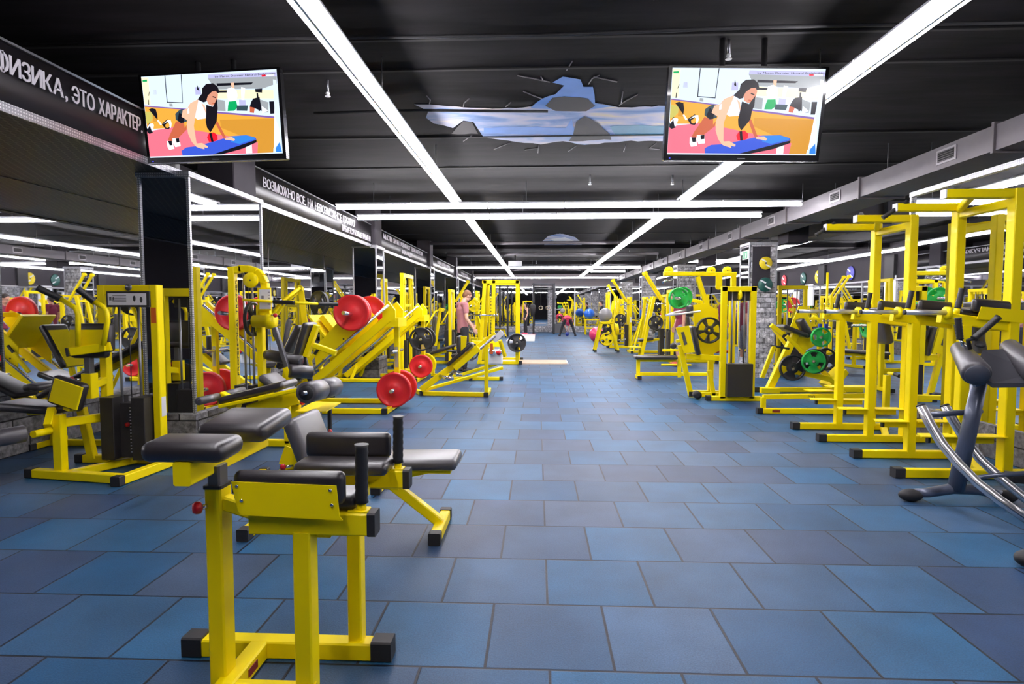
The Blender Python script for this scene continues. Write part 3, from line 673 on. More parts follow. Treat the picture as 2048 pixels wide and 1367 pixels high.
def television(corners, label):
    TL, TR, BR, BL = corners
    c = (TL + TR + BR + BL) / 4
    rt = ((TR - TL) + (BR - BL)).normalized(); upv = ((TL - BL) + (TR - BR)); upv = (upv - rt * upv.dot(rt)).normalized(); n = rt.cross(upv)  # n faces viewer
    w = ((TR - TL).length + (BR - BL).length) / 2; h = ((TL - BL).length + (TR - BR).length) / 2
    R = Matrix((rt, upv, n)).transposed()
    t = T('television', label, 'television', c)
    g = lambda u, v, k: c + rt * u + upv * v + n * k
    t.add('casing', MB().box(g(0, 0, -.025), (w, h, .05), R, .008), mat('tv_black_plastic', srgb(16, 16, 18), .25, coat=.3))
    sw, sh = w * .955, h * .905; cy = h * .024
    mb = MB(); lay = 0
    for nm, pts in PIC:
        mb.mi = SCN.index(nm); lay += 1
        q = [uv(*p) for p in pts]
        P = [g((u - .5) * sw, (.5 - v) * sh + cy, .0012 + lay * .00006) for u, v in q]
        f = mb._face([mb.bm.verts.new(p) for p in P])
    me = bpy.data.meshes.new('screen_picture'); bmesh.ops.triangulate(mb.bm, faces=mb.bm.faces[:]); bmesh.ops.translate(mb.bm, vec=-c, verts=mb.bm.verts)
    for f in mb.bm.faces:
        f.normal_update()
    mb.bm.to_mesh(me); mb.bm.free()
    for k in SCN: me.materials.append(SC[k])
    s = MB().box(g(0, cy, .0005), (sw, sh, .002), R, .0002); scr = t.add('screen', s, SC['wall'])
    o = bpy.data.objects.new('screen_picture', me); C.objects.link(o); o.parent = scr
    tm = fit_text('by Marco Dormier Natural Bodybuilder', sw * .44, h * .022, SC['dark'], .0004)
    put_text(scr, tm, g(sw * .055, sh * .437 + cy, .007), rt, upv, c, 'caption')
    mb = MB(); mb.box(g(0, -h * .5 + .003, .004), (w * .98, .006, .004), R, .001); t.add('trim_strip', mb, CHR)
    t.add('brand_mark', MB().box(g(0, -h * .5 + .02, .001), (.06, .008, .003), R, .0005), GREYM)
    t.add('power_light', MB().box(g(-w * .46, -h * .5 + .02, .001), (.008, .006, .003), R, .0005), em('led', 60, 60, 255, 3))
    # ceiling mount
    b = g(0, .1, -.06)
    t.add('mount_plate', MB().box(g(0, 0.05, -.06), (.34, .3, .03), R, .004), CAP)
    for sx in (-.16, .16):
        p = g(sx, .1, -.08); t.add('ceiling_pole', MB().tube([p, V((p.x, p.y, CEIL))], .022, 12), mat('matt_black_metal', srgb(22, 22, 24), .5))
    return t
television([cd(1337.5, 131, 4.36), cd(1658, 133, 4.36), cd(1638, 324, 4.51), cd(1327, 321, 4.51)], 'flat television showing a woman doing push-ups, hung under the right light line')
television([cd(275, 150, 4.86), cd(558, 133, 4.68), cd(574, 319, 4.80), cd(297, 328, 4.98)], 'tilted flat television showing a woman doing push-ups, hung in front of the first left pillar')
# ================================================================== nearest machine: dip / knee raise bench with two arm rests
t = T('roman_chair', 'nearest yellow stand with two black forearm rests, upright grips and hip pads', 'exercise machine', (-0.98, 2.25, 0))
t.bar('base_rail', (-1.34, 2.25, .035), (-.64, 2.25, .035), .07)
t.cap((-1.34, 2.25, .04), (-1, 0, 0), .08, .07); t.cap((-.64, 2.25, .04), (1, 0, 0), .08, .07)
t.bar('base_rail', (-1.1, 2.22, .035), (-1.1, 1.55, .035), .07); t.cap((-1.1, 1.55, .04), (0, -1, 0), .08, .07)
t.bar('base_rail', (-1.1, 1.97, .033), (-.78, 1.97, .033), .06)
t.bar('upright', (-1.14, 2.03, .03), (-1.14, 2.03, .755), .078, .06, up=(1, 0, 0))
t.box('sleeve_collar', (-1.14, 2.03, .757), (.066, .084, .012), CAP)
t.bar('telescopic_tube', (-1.14, 2.03, .74), (-1.14, 2.03, .83), .062, .046, GREYM, up=(1, 0, 0))
t.bar('pad_bracket', (-1.165, 1.86, .842), (-1.165, 2.42, .842), .06, .08)
t.pad('hip_pad', (-1.165, 1.93, .914), (.285, .16, .07), BLK, rotx(3), .03)
t.pad('hip_pad', (-1.175, 2.32, .918), (.27, .28, .075), BLK, rotx(6), .03)
t.knob((-1.16, 1.995, .69), (-1, -.8, 0), .022, .022)
t.bar('upright', (-.815, 2.0, .03), (-.815, 2.0, .61), .075, .062, up=(1, 0, 0))
t.bar('upright', (-.72, 2.27, .05), (-.72, 2.27, .58), .065, .055, up=(1, 0, 0))
t.bar('cross_beam', (-.76, 2.03, .60), (-.76, 2.51, .60), .06, .06)
t.bar('cross_beam', (-1.13, 2.03, .70), (-1.0, 2.03, .66), .05)
t.bar('upright', (-1.08, 2.05, .68), (-.98, 2.52, .64), .05)
for s, yb in ((1, 2.0), (-1, 2.54)):
    t.bar('arm_beam', (-1.0, yb, .64), (-.575, yb, .64), .065, .08)
    t.cap((-.575, yb, .64), (1, 0, 0), .068, .018, .084)
    t.tube('grip_stub', [(-.612, yb, .67), (-.612, yb, .72)], .016)
    t.box('grip_plate', (-.62, yb, .683), (.07, .055, .006))
    t.grip((-.612, yb, .71), (-.609, yb, .915), .021)
    y0 = yb - s * .075
    P = [V((-1.035, y0, .80)), V((-.675, y0, .79)), V((-.665, y0, .685)), V((-.655, y0, .672)), V((-1.0, y0, .685)), V((-1.015, y0, .70))]
    o = t.add('side_plate', MB().poly(P, (0, s, 0), .005), YEL)
    for x, z in ((-1.015, .785), (-1.0, .735), (-.695, .775), (-.69, .725)):
        t.add('screw', MB().lathe((x, y0 - s * .001, z), (0, -s, 0), [(0, .006), (.003, .006), (.004, .002)], 10), CHR, o)
    t.pad('arm_pad', (-.845, yb - s * .045, .775), (.385, .052, .115), BLK, r=.024)
    t.pad('arm_pad', (-.83, yb + s * .06, .708), (.40, .15, .055), BLK, r=.022)
t.box('badge', (-1.064, 2.10, .036), (.004, .07, .03), DKRED)

# ================================================================== adjustable bench behind it
t = T('adjustable_bench', 'bench with short raised backrest and long grey seat, just behind the nearest stand', 'weight bench', (-1.15, 3.58, 0))
t.bar('foot_bar', (-.6, 3.40, .035), (-.6, 3.78, .035), .065); t.cap((-.6, 3.40, .037), (0, -1, 0), .072, .05); t.cap((-.6, 3.78, .037), (0, 1, 0), .072, .04)
t.bar('foot_bar', (-1.75, 3.42, .035), (-1.75, 3.78, .035), .065); t.cap((-1.75, 3.42, .037), (0, -1, 0), .072, .06); t.cap((-1.75, 3.78, .037), (0, 1, 0), .072, .05)
t.box('badge', (-1.716, 3.52, .04), (.004, .06, .028), DKRED)
t.bar('leg', (-.6, 3.58, .06), (-.92, 3.58, .31), .06)
t.bar('leg', (-1.75, 3.58, .06), (-1.5, 3.58, .44), .065)
t.bar('spine', (-1.55, 3.58, .36), (-.85, 3.58, .30), .065, .075)
t.bar('seat_support', (-.9, 3.58, .34), (-.62, 3.58, .40), .05, .04)
t.box('seat_plate', (-.82, 3.58, .405), (.60, .22, .02))
t.pad('seat', (-.84, 3.58, .448), (.72, .30, .07), GRYV, roty(-1), .028)
t.pad('seat', (-1.30, 3.58, .43), (.24, .30, .06), BLK, roty(5), .025)
t.pad('backrest', (-1.41, 3.56, .59), (.085, .42, .30), GRYV, roty(-20), .035)
t.bar('backrest_strut', (-1.47, 3.58, .5), (-1.62, 3.58, .34), .04)
t.knob((-1.5, 3.52, .42), (-.8, -.6, 0), .02)
t.box('pivot_plate', (-1.52, 3.55, .46), (.13, .008, .12), rot=roty(20))

# ================================================================== 45 degree back extension with ankle rollers
t = T('back_extension_bench', 'back extension bench with two thick black ankle rollers and a small yellow foot plate', 'exercise machine', (-1.75, 4.5, 0))
a, b = at(500, 822, 4.45), at(598, 792, 4.45)
t.bar('main_beam', a, b, .07, .11)
t.bar('hip_pad_plate', at(440, 812, 4.35), at(600, 778, 4.35), .05, .03)
t.pad('hip_pad', (at(440, 803, 4.4) + at(572, 778, 4.4)) / 2 + V((0, .1, .02)), ((at(572, 778, 4.4) - at(440, 803, 4.4)).length, .3, .06), BLK, roty(-14), .028)
p0, p1 = at(612, 785, 4.05), at(651, 776, 4.42); dd = (p1 - p0)
ax = t.tube('roller_axle', [p0 - dd * .15, p0 + dd * 1.55], .014, CHR)
for k, (u0, u1) in enumerate(((0, .72), (.80, 1.5))):
    q0, q1 = p0 + dd * u0, p0 + dd * u1
    t.add('ankle_roller', MB().lathe(q0, dd, [(0, .04), (0, .066), (.008, .076), ((q1 - q0).length - .008, .076), ((q1 - q0).length, .066), ((q1 - q0).length, .03)], 32), GRYV)
    t.add('roller_end_cap', MB().lathe(q0 - dd.normalized() * .004, dd, [(0, .02), (0, .05), (.006, .055)], 24), PBLK)
for qa, qb in ((at(397, 802, 4.2), at(436, 793, 4.45)), (at(446, 790, 4.5), at(486, 780, 4.8))):
    t.add('side_handle', MB().lathe(qa, qb - qa, [(0, .012), (0, .03), ((qb - qa).length, .03), ((qb - qa).length, .012)], 20), GRYV)
t.tube('handle_axle', [at(398, 802, 4.2), at(484, 780, 4.8)], .016, CHR)
t.bar('handle_arm', at(442, 793, 4.48), at(478, 812, 4.45), .06, .09)
c = [fl(590, 824, .60), fl(652, 824, .60), fl(682, 806, .60), fl(628, 804, .60)]
t.add('foot_plate', MB().poly(c, (0, 0, 1), .008), YEL)
px_ = at(637, 842, 4.5)
t.bar('telescopic_tube', V((px_.x, 4.5, .48)), V((px_.x, 4.5, .60)), .045, m=GREYM)
t.bar('upright', V((px_.x, 4.5, .04)), V((px_.x, 4.5, .50)), .062)
t.knob(V((px_.x - .01, 4.47, .47)), (-.5, -1, 0), .02)
t.bar('stop_bar', V((px_.x + .09, 4.5, .42)), V((px_.x + .09, 4.5, .6)), .03, m=CAP); t.knob(V((px_.x + .09, 4.48, .44)), (.5, -1, 0), .018)
t.bar('upright', V((-1.93, 4.5, .04)), V((-1.88, 4.5, .66)), .062)
t.knob(V((-1.86, 4.47, .64)), (1, -.5, .4), .02)
t.bar('base_rail', (-2.3, 4.5, .035), (-1.15, 4.5, .035), .065)
for x in (-2.25, -1.2):
    t.bar('foot_bar', (x, 4.3, .035), (x, 4.7, .035), .065); t.cap((x, 4.3, .037), (0, -1, 0), .072, .04); t.cap((x, 4.7, .037), (0, 1, 0), .072, .04)
t.bar('spine', a + V((0, .05, -.05)), V((px_.x, 4.5, .40)), .05)

# ================================================================== weight stack machine on the left
def weight_stack(t, x0, x1, y, z0, z1, zt, pin=True):
    """rods and shrouded stack between uprights x0..x1"""
    xc = (x0 + x1) / 2; w = (x1 - x0)
    o = t.box('weight_stack', (xc, y + .02, (z0 + z1) / 2 - .03), (w * .5, .13, z1 - z0 - .06), mat('stack_plate_steel', srgb(52, 48, 48), .5, noise=.1))
    t.box('stack_shroud', (x0 + w * .15, y - .03, (z0 + z1) / 2), (w * .30, .2, z1 - z0), STACK)
    t.box('stack_shroud', (x1 - w * .15, y - .03, (z0 + z1) / 2), (w * .30, .2, z1 - z0), STACK)
    for x in (xc - w * .22, xc + w * .22):
        t.tube('guide_rod', [(x, y, z0), (x, y, zt)], .011, STL)
    t.tube('cable', [(xc, y, z1 - .1), (xc, y, zt)], .004, CAP, n=6)
    if pin:
        mb = MB()
        for k in range(15): mb.box((xc + .015, y - .05, z0 + .05 + k * (z1 - z0 - .12) / 15), (.012, .004, .008), ch=.001)
        t.add('weight_numbers', mb, PAPER)
        t.add('stack_pin', MB().lathe((xc, y - .045, z0 + (z1 - z0) * .55), (0, -1, 0), [(0, .008), (.02, .02), (.035, .018), (.04, .004)], 14), REDK)
t = T('abdominal_machine', 'weight stack machine with white instruction card and raised grips, before the first left pillar', 'exercise machine', (-3.7, 4.8, 0))
Ys = 4.95
xl, xr = at(213, 750, Ys).x, at(318, 750, Ys).x
zt = at(260, 570, Ys).z
t.bar('base_rail', (-4.12, 4.60, .04), (-3.3, 4.47, .04), .07); t.cap((-4.12, 4.60, .042), (-1, .15, 0), .078, .06)
t.bar('base_rail', (-3.27, 4.42, .04), (-3.2, 5.16, .04), .07); t.cap((-3.27, 4.42, .042), (-.05, -1, 0), .078, .05); t.cap((-3.2, 5.16, .042), (0, 1, 0), .078, .03)
t.bar('base_rail', (-4.08, 5.08, .04), (-3.2, 5.06, .04), .07); t.cap((-4.08, 5.08, .042), (-1, 0, 0), .078, .06)
t.bar('base_rail', (-3.82, 4.56, .04), (-3.58, 5.05, .04), .06)
t.bar('upright', (xl, Ys, .04), (xl, Ys, zt), .065, .075, up=(0, 1, 0))
t.bar('upright', (xr, Ys, .04), (xr, Ys, zt), .065, .09, up=(0, 1, 0))
t.bar('top_beam', (xl - .03, Ys, zt - .04), (xr + .03, Ys, zt - .04), .07, .08)
weight_stack(t, xl + .04, xr - .04, Ys - .02, .1, at(260, 790, Ys).z, zt - .1)
cc = at(257, 598, Ys - .06)
pl = t.box('instruction_card', cc, (.38, .02, .135), CAP)
t.box('card_paper', cc + V((-.005, -.012, 0)), (.335, .004, .10), PAPER, parent=pl)
mb = MB()
for k in range(5): mb.box(cc + V((-.07 + .0 * k, -.0145, .03 - k * .012)), (.12, .001, .004), ch=.0003)
for k in range(4): mb.box(cc + V((-.155 + k * .011, -.0145, .005)), (.006, .001, .03), ch=.0003)
for k in range(2): mb.ell(cc + V((.06 + k * .06, -.0145, .005 - k * .01)), (.012, .001, .025))
t.add('card_print', mb, INK, pl)
t.add('brand_oval', MB().lathe(at(257, 574, Ys - .045), (0, -1, 0), [(0, .03), (.004, .03), (.004, .001)], 20), GREYM)
t.box('orange_sticker', at(307, 630, Ys - .048), (.045, .003, .13), ORG)
t.box('white_sticker', V((xr + .034, Ys - .0, at(320, 812, Ys).z)), (.003, .06, .17), PAPER)
# seat side
fx = at(124, 880, 4.6).x
t.bar('upright', (fx, 4.58, .07), (fx, 4.58, at(124, 828, 4.58).z), .075, .07, up=(0, 1, 0))
t.bar('cross_beam', (fx, 4.58, at(130, 846, 4.58).z), (xl, Ys, at(212, 832, Ys).z), .055, .07)
t.bar('slanted_leg', at(186, 917, 5.06), at(163, 815, 5.06), .07, .06)
bx = at(180, 770, 4.75)
t.bar('box_column', V((bx.x, 4.75, at(180, 795, 4.75).z)), V((bx.x, 4.75, at(180, 746, 4.75).z)), .09, .085, up=(0, 1, 0))
t.bar('telescopic_tube', V((bx.x, 4.75, at(180, 750, 4.75).z)), V((bx.x, 4.75, at(180, 700, 4.75).z)), .055, .055, GREYM, up=(0, 1, 0))
t.bar('cross_beam', V((bx.x, 4.75, at(180, 772, 4.75).z)), V((xl, Ys, at(212, 758, Ys).z)), .06, .06)
t.knob(V((bx.x - .05, 4.71, at(172, 757, 4.75).z)), (-1, -.4, 0), .024)
cz = at(180, 683, 4.7)
t.box('chest_plate', cz + V((0, -.02, .015)), (.30, .03, .17), YEL, rotx(-4))
t.bar('pad_beam', at(140, 703, 4.62), at(222, 692, 4.72), .07, .07); t.cap(at(140, 703, 4.62), at(140, 703, 4.62) - at(222, 692, 4.72), .07, .02)
t.pad('chest_pad', cz + V((-.02, .055, .03)), (.36, .09, .24), BLK, rotx(-4), .035)
t.pad('chest_pad', cz + V((-.04, .05, -.09)), (.32, .08, .10), BLK, rotx(-4), .035)
for (pts, gr) in (([(156, 692), (156, 628), (150, 615), (121, 597)], (75, 575)), ([(207, 690), (215, 640), (213, 622), (206, 613), (187, 602)], (155, 577))):
    P = [at(x, y, 4.62) for x, y in pts]
    t.tube('lever_arm', P, .02)
    t.grip(P[-1], at(gr[0], gr[1], 4.55), .024)
q = at(132, 788, 4.55)
t.box('knee_plate', q, (.24, .02, .19), YEL, roty(18))
t.pad('knee_pad', q + V((-.03, .06, .0)), (.28, .08, .24), BLK, roty(18), .03)
t.bar('knee_bracket', at(136, 820, 4.6), at(152, 770, 4.62), .06, .05)
t.pad('seat', at(75, 812, 4.75), (.52, .32, .07), BLK, roty(4), .03)
t.bar('seat_support', at(118, 822, 4.7), at(60, 822, 4.72), .06, .05)
t.bar('roller_arm', at(104, 818, 4.6), at(96, 852, 4.5), .055, .06)
t.tube('roller_axle', [at(100, 861, 4.5), at(66, 868, 4.35)], .028)
t.add('roller_axle_end', MB().lathe(at(67, 868, 4.36), at(66, 868, 4.35) - at(100, 861, 4.5), [(0, .025), (.006, .025)], 16), CAP)
ra, rb = at(52, 866, 4.3), at(-30, 880, 4.1)
t.add('shin_roller', MB().lathe(ra, rb - ra, [(0, .03), (0, .055), (.01, .065), (.3, .065), (.31, .03)], 24), GRYV)

# long incline board behind the seat of that machine
t = T('incline_board', 'long black incline board with grey head pad beside the left mirror', 'weight bench', (-4.45, 5.75, 0))
a, b = at(95, 796, 5.7), at(300, 690, 5.7)
d = b - a; ang = -math.degrees(math.atan2(d.z, d.x))
t.pad('board', (a + b) / 2 + V((0, 0, .03)), (d.length, .3, .06), BLK, roty(ang), .028)
t.bar('frame_beam', a + V((0, 0, -.03)), b + V((0, 0, -.03)), .06)
t.bar('leg', b + V((-.1, 0, -.05)), V((b.x - .0, 5.7, .04)), .06); t.bar('leg', a + V((.12, 0, -.04)), V((a.x + .05, 5.7, .04)), .06)
t.bar('base_rail', (a.x, 5.7, .035), (b.x + .05, 5.7, .035), .06)
t.bar('foot_bar', (b.x, 5.5, .035), (b.x, 5.9, .035), .06); t.cap((b.x, 5.5, .037), (0, -1, 0)); t.bar('foot_bar', (a.x, 5.5, .035), (a.x, 5.9, .035), .06); t.cap((a.x, 5.5, .037), (0, -1, 0))
t.pad('head_pad', at(65, 766, 5.75), (.36, .3, .07), GRYV, roty(12), .03)

# ================================================================== leg extension tower by the first pillar
t = T('leg_curl_machine', 'narrow yellow tower with pulley wheel, black cam wheel and white notice', 'exercise machine', (-2.75, 5.7, 0))
Yt = 5.75
x1, x2 = at(469, 700, Yt).x, at(523, 700, Yt).x; zt = at(469, 534, Yt).z
t.bar('upright', (x1, Yt, .04), (x1, Yt, zt), .08, .065, up=(1, 0, 0))
t.bar('upright', (x2, Yt, .04), (x2, Yt, at(523, 610, Yt).z), .08, .06, up=(1, 0, 0))
arch = [(480, 537), (500, 538), (514, 543), (524, 553), (530, 566), (531, 582)]
mb = MB()
for (xa, ya), (xb, yb) in zip(arch, arch[1:]): mb.bar(at(xa, ya, Yt), at(xb, yb, Yt), .07, .07, up=(0, 1, 0))
t.add('arch', mb, YEL)
t.bar('top_beam', (x1 - .02, Yt, zt - .035), at(484, 538, Yt), .07)
pc = at(500, 560, Yt - .06)
w = t.add('pulley_wheel', MB().lathe(pc, (0, 1, 0), [(0, .02), (0, .072), (.01, .075), (.014, .066), (.02, .075), (.03, .072), (.03, .02)], 32), YEL)
t.add('axle_bolt', MB().lathe(pc + V((0, -.004, 0)), (0, 1, 0), [(0, .008), (.04, .008)], 10), INK, w)
cc = at(503, 638, Yt - .1)
mb = MB(); P = []
for k in range(17):
    a = math.radians(70 + k * 14.5); P.append(cc + V((0, math.cos(a) * .16 + .03, math.sin(a) * .165)))
mb.bm.free()
cm = bpy.data.objects.new('cam_wheel', plate_mesh('spoke', .17, .03, PBLK)); C.objects.link(cm); cm.parent = t.e; cm.location = cc + V((0, .03, 0)) - t.loc; cm.rotation_euler = (0, PI / 2, 0)
t.add('pivot_drum', MB().lathe(at(507, 642, Yt - .1), (1, 0, 0), [(0, .02), (0, .06), (.14, .06), (.14, .075), (.20, .075), (.22, .06), (.22, .02)], 24), YEL)
t.box('notice_backing', at(529, 598, Yt - .08), (.135, .012, .22), YEL)
n_ = t.box('notice', at(530, 598, Yt - .09), (.112, .004, .19), PAPER)
mb = MB(); mb.box(at(525, 594, Yt - .094) , (.025, .001, .03), ch=.0002)
for k in range(5): mb.box(at(538, 584 + k * 6, Yt - .094), (.02, .001, .008), ch=.0002)
t.add('notice_print', mb, mat('grey_ink', srgb(130, 125, 135), .7), n_)
t.box('gusset', at(531, 606, Yt - .04), (.10, .05, .26), YEL)
# arm bar with two foam grips
t.tube('handle_bar', [at(486, 599, Yt - .12), at(548, 603, Yt - .12)], .014)
t.grip(at(547, 603, Yt - .12), at(589, 605, Yt - .12), .019)
t.tube('handle_bar', [at(589, 605, Yt - .12), at(636, 607, Yt + .1)], .014)
t.grip(at(635, 607, Yt + .1), at(674, 608, Yt + .3), .019)
t.bar('swing_arm', at(549, 655, Yt - .12), at(576, 738, Yt - .12), .045, .045, GREYM)
t.bar('swing_arm_end', at(572, 734, Yt - .12), at(584, 770, Yt - .12), .055, .06)
t.knob(at(543, 630, Yt - .15), (1, -.6, 0), .02)
ra, rb = at(530, 708, Yt), at(602, 722, Yt - .05)
t.add('thigh_roller', MB().lathe(ra, rb - ra, [(0, .02), (0, .04), (.05, .058), ((rb - ra).length, .058), ((rb - ra).length, .02)], 24), BLK)
ra, rb = at(578, 741, Yt - .15), at(622, 744, Yt)
t.add('shin_roller', MB().lathe(ra, rb - ra, [(0, .02), (0, .06), (.01, .066), ((rb - ra).length, .066), ((rb - ra).length, .02)], 24), BLK)
t.bar('backrest_frame', at(612, 712, Yt + .1), at(634, 650, Yt + .1), .08, .05)
t.pad('backrest', (at(600, 708, Yt + .1) + at(622, 648, Yt + .1)) / 2, (.06, .30, .36), BLK, roty(18), .028)
t.bar('backrest_post', at(607, 712, Yt + .1), at(622, 764, Yt + .1), .045, m=CAP)
t.bar('seat_frame', at(628, 690, Yt + .1), at(672, 706, Yt + .1), .06, .05)
t.pad('seat', (at(540, 750, Yt) + at(572, 785, Yt)) / 2, (.30, .34, .07), GRYV, roty(38), .03)
t.bar('base_rail', (x1, Yt - .1, .04), (x1, Yt + .6, .04), .065); t.bar('base_rail', (x1, Yt, .04), (-1.95, Yt, .04), .065)
t.bar('seat_post', at(575, 785, Yt), V((at(575, 785, Yt).x, Yt, .04)), .065)
weight_stack(t, x1 + .04, x2 - .04, Yt + .03, .08, at(500, 768, Yt).z, zt - .06, pin=False)
# vertical maker's lettering up the upright (dark, illegible strokes in the photo read PROFESSIONAL TRAINER)
put_text(t.e, fit_text('PROFESSIONAL TRAINER', .95, .03, INK, .002), V((x1 + .034, Yt + .015, .72)), (0, 0, 1), (0, -1, 0), t.loc)

# ================================================================== 45 degree leg press (two of them)
def leg_press(label, loc):
    t = T('leg_press', label, 'exercise machine', (0, 0, 0), 'sled leg presses on the left')
    for s in (-1, 1):
        t.bar('base_rail', (-1.75, s * .43, .04), (0, s * .43, .04), .065)
        t.bar('incline_rail', (-1.42, s * .23, .10), (-.02, s * .23, 1.26), .055, .11)
        t.tube('guide_rod', [(-1.36, s * .32, .28), (.0, s * .32, 1.43)], .02, CHR)
        t.bar('leg', (-1.3, s * .30, .04), (-1.2, s * .26, .30), .06)
        t.add('rod_bracket', MB().poly([(-.10, s * .20, 1.20), (.07, s * .20, 1.22), (.07, s * .20, 1.36), (-.02, s * .20, 1.48), (-.10, s * .20, 1.40)], (0, s, 0), .06), YEL)
        # carriage side plates
        t.add('carriage_plate', MB().poly([(-1.0, s * .27, .58), (-.62, s * .27, .86), (-.30, s * .27, 1.22), (-.42, s * .27, 1.36), (-.62, s * .27, 1.28), (-1.02, s * .27, .86)], (0, s, 0), .012), YEL)
        t.tube('plate_horn', [(-.46, s * .27, 1.30), (-.46, s * .76, 1.33)], .025, CHR)
        t.bar('handle_arm', (-1.2, s * .33, .52), (-1.0, s * .33, .78), .045)
        t.grip((-1.0, s * .33, .78), (-.92, s * .33, .88), .018)
        for q in ((-.9, .70), (-.62, .98), (-.42, 1.26)):
            t.add('bolt', MB().lathe((q[0], s * .282, q[1]), (0, s, 0), [(0, .012), (.006, .012), (.008, .002)], 8), INK)
    t.bar('cross_rail', (-.02, -.46, .04), (-.02, .46, .04), .065)
    t.bar('cross_rail', (-1.7, -.43, .04), (-1.7, .43, .04), .065)
    t.cap((-.035, -.455, .042), (0, -1, 0), .075, .03); t.cap((-.035, .455, .042), (0, 1, 0), .075, .03); t.cap((-1.75, -.43, .042), (-1, 0, 0), .075, .03); t.cap((-1.75, .43, .042), (-1, 0, 0), .075, .03)
    t.bar('front_post', (.03, 0, .04), (.03, 0, 1.16), .075, .07, up=(1, 0, 0))
    t.box('post_head', (.0, 0, 1.2), (.22, .5, .12))
    t.box('white_sticker', (.03, -.036, .72), (.05, .003, .28), PAPER)
    t.tube('plate_horn', [(.03, -.38, .29), (.03, .34, .29)], .025, CHR)
    t.tube('plate_horn', [(.03, -.30, .80), (.03, .30, .80)], .02, CHR)
    t.bar('cross_beam', (-.46, -.27, 1.30), (-.46, .27, 1.30), .07)
    # foot platform, tilted
    t.box('foot_platform', (-.92, 0, 1.06), (.03, .56, .58), YEL, roty(-38))
    t.box('platform_rib', (-.85, 0, 1.12), (.08, .3, .4), YEL, roty(-38))
    # seat and backrest at the low end
    t.pad('backrest', (-1.42, 0, .86), (.09, .42, .66), BLK, roty(-33 + 60), .035)
    t.box('backrest_plate', (-1.48, 0, .83), (.03, .34, .56), YEL, roty(27))
    t.pad('seat', (-1.36, 0, .42), (.36, .42, .08), BLK, roty(-20), .03)
    t.bar('seat_frame', (-1.6, 0, .30), (-1.15, 0, .42), .07)
    t.bar('backrest_strut', (-1.5, 0, .72), (-1.62, 0, .06), .06)
    return t
LPA = leg_press('sled leg press loaded with big red plates, nearest of the sloping yellow sleds', None)
LPA.e.location = (-1.96, 8.03, 0)
LPB = dup(LPA.e, (-2.24, 11.32, 0), 0, 'second sled leg press behind the first, with black and red plates on its front post')
def R_(x, y, z, **k): plate(V((x, y, z)), (0, 1, 0), **k)
G1 = 'red plates on the first leg press'
R_(-1.93, 7.83, .29, label='front red plate near the floor on the post of the first leg press', kind='bumper', r=.235, th=.075, m=RED)
R_(-1.93, 8.19, .29, label='rear red plate near the floor, half hidden behind the front one', kind='bumper', r=.235, th=.075, m=RED)
R_(-2.42, 7.60, 1.33, label='front red plate high on the sled of the first leg press', kind='bumper', r=.235, th=.06, m=RED)
R_(-2.42, 7.675, 1.33, label='second red plate tucked behind the front one high on the sled', kind='bumper', r=.235, th=.06, m=RED)
R_(-2.42, 8.45, 1.33, label='far red plate on the other side of the first sled', kind='bumper', r=.235, th=.06, m=RED)
R_(-2.21, 11.12, .80, label='black three-hole plate on the upper peg of the second leg press', m=PBLK, spin=.5)
R_(-2.21, 11.45, .80, label='black plate behind the three-hole plate of the second leg press', m=PBLK)
R_(-2.21, 11.10, .29, label='red plate low on the post of the second leg press, under a black one', kind='bumper', r=.22, th=.06, m=RED)
R_(-2.21, 11.50, .29, label='yellow plate behind the low red plate of the second leg press', kind='bumper', r=.22, th=.05, m=YEL)

# ================================================================== chest supported row in mid floor
t = T('incline_row_machine', 'chest supported row machine with sloping yellow rail on a triangular base, left of the aisle', 'exercise machine', (-1.3, 9.3, 0))
t.bar('base_rail', (-1.82, 9.28, .035), (-.80, 9.18, .035), .065); t.cap((-1.83, 9.28, .037), (-1, -.5, 0), .075, .04); t.cap((-.80, 9.16, .037), (0, -1, 0), .075, .05)
t.bar('base_rail', (-1.84, 9.3, .035), (-2.3, 10.1, .035), .065); t.cap((-2.3, 10.1, .037), (-.5, 1, 0), .075, .03)
t.bar('base_rail', (-.80, 9.18, .035), (-.80, 9.75, .035), .065)
t.bar('upright', (-.80, 9.2, .03), (-.80, 9.2, .86), .07, .06, up=(1, 0, 0))
t.box('orange_sticker', at(983, 697, 9.16), (.045, .003, .17), ORG)
t.bar('incline_rail', (-1.84, 9.24, .10), at(992, 668, 9.24), .07, .10)
t.tube('slide_rod', [at(893, 757, 9.18), at(990, 671, 9.18)], .022, STL)
t.bar('upper_link', at(992, 668, 9.2), at(1000, 676, 9.2), .03, .2, m=WHT)
q0, q1 = at(898, 733, 9.2), at(948, 690, 9.2)
d = q1 - q0; ang = -math.degrees(math.atan2(d.z, d.x))
t.pad('chest_pad', (q0 + q1) / 2 + V((-.02, .05, .03)), (d.length, .28, .06), BLK, roty(ang), .025)
t.box('carriage', at(935, 715, 9.24), (.5, .26, .09), YEL, roty(ang))
t.box('face_plate', at(926, 688, 9.15), (.10, .03, .26), YEL, roty(4)); t.pad('knee_pad', at(919, 688, 9.2), (.06, .26, .27), BLK, r=.025)
for y0 in (9.1, 9.4): t.grip(at(912, 703, y0), at(893, 701, y0), .015)
t.tube('handle_cross', [at(905, 745, 9.1), at(925, 750, 9.1)], .02, CHR)
t.tube('handle_cross', [at(880, 752, 9.2), at(905, 757, 9.0)], .03, CHR)
t.bar('side_brace', at(1000, 680, 9.4), at(1010, 712, 9.5), .05)
t.bar('side_brace', at(850, 779, 9.3), at(1005, 735, 9.9), .05)

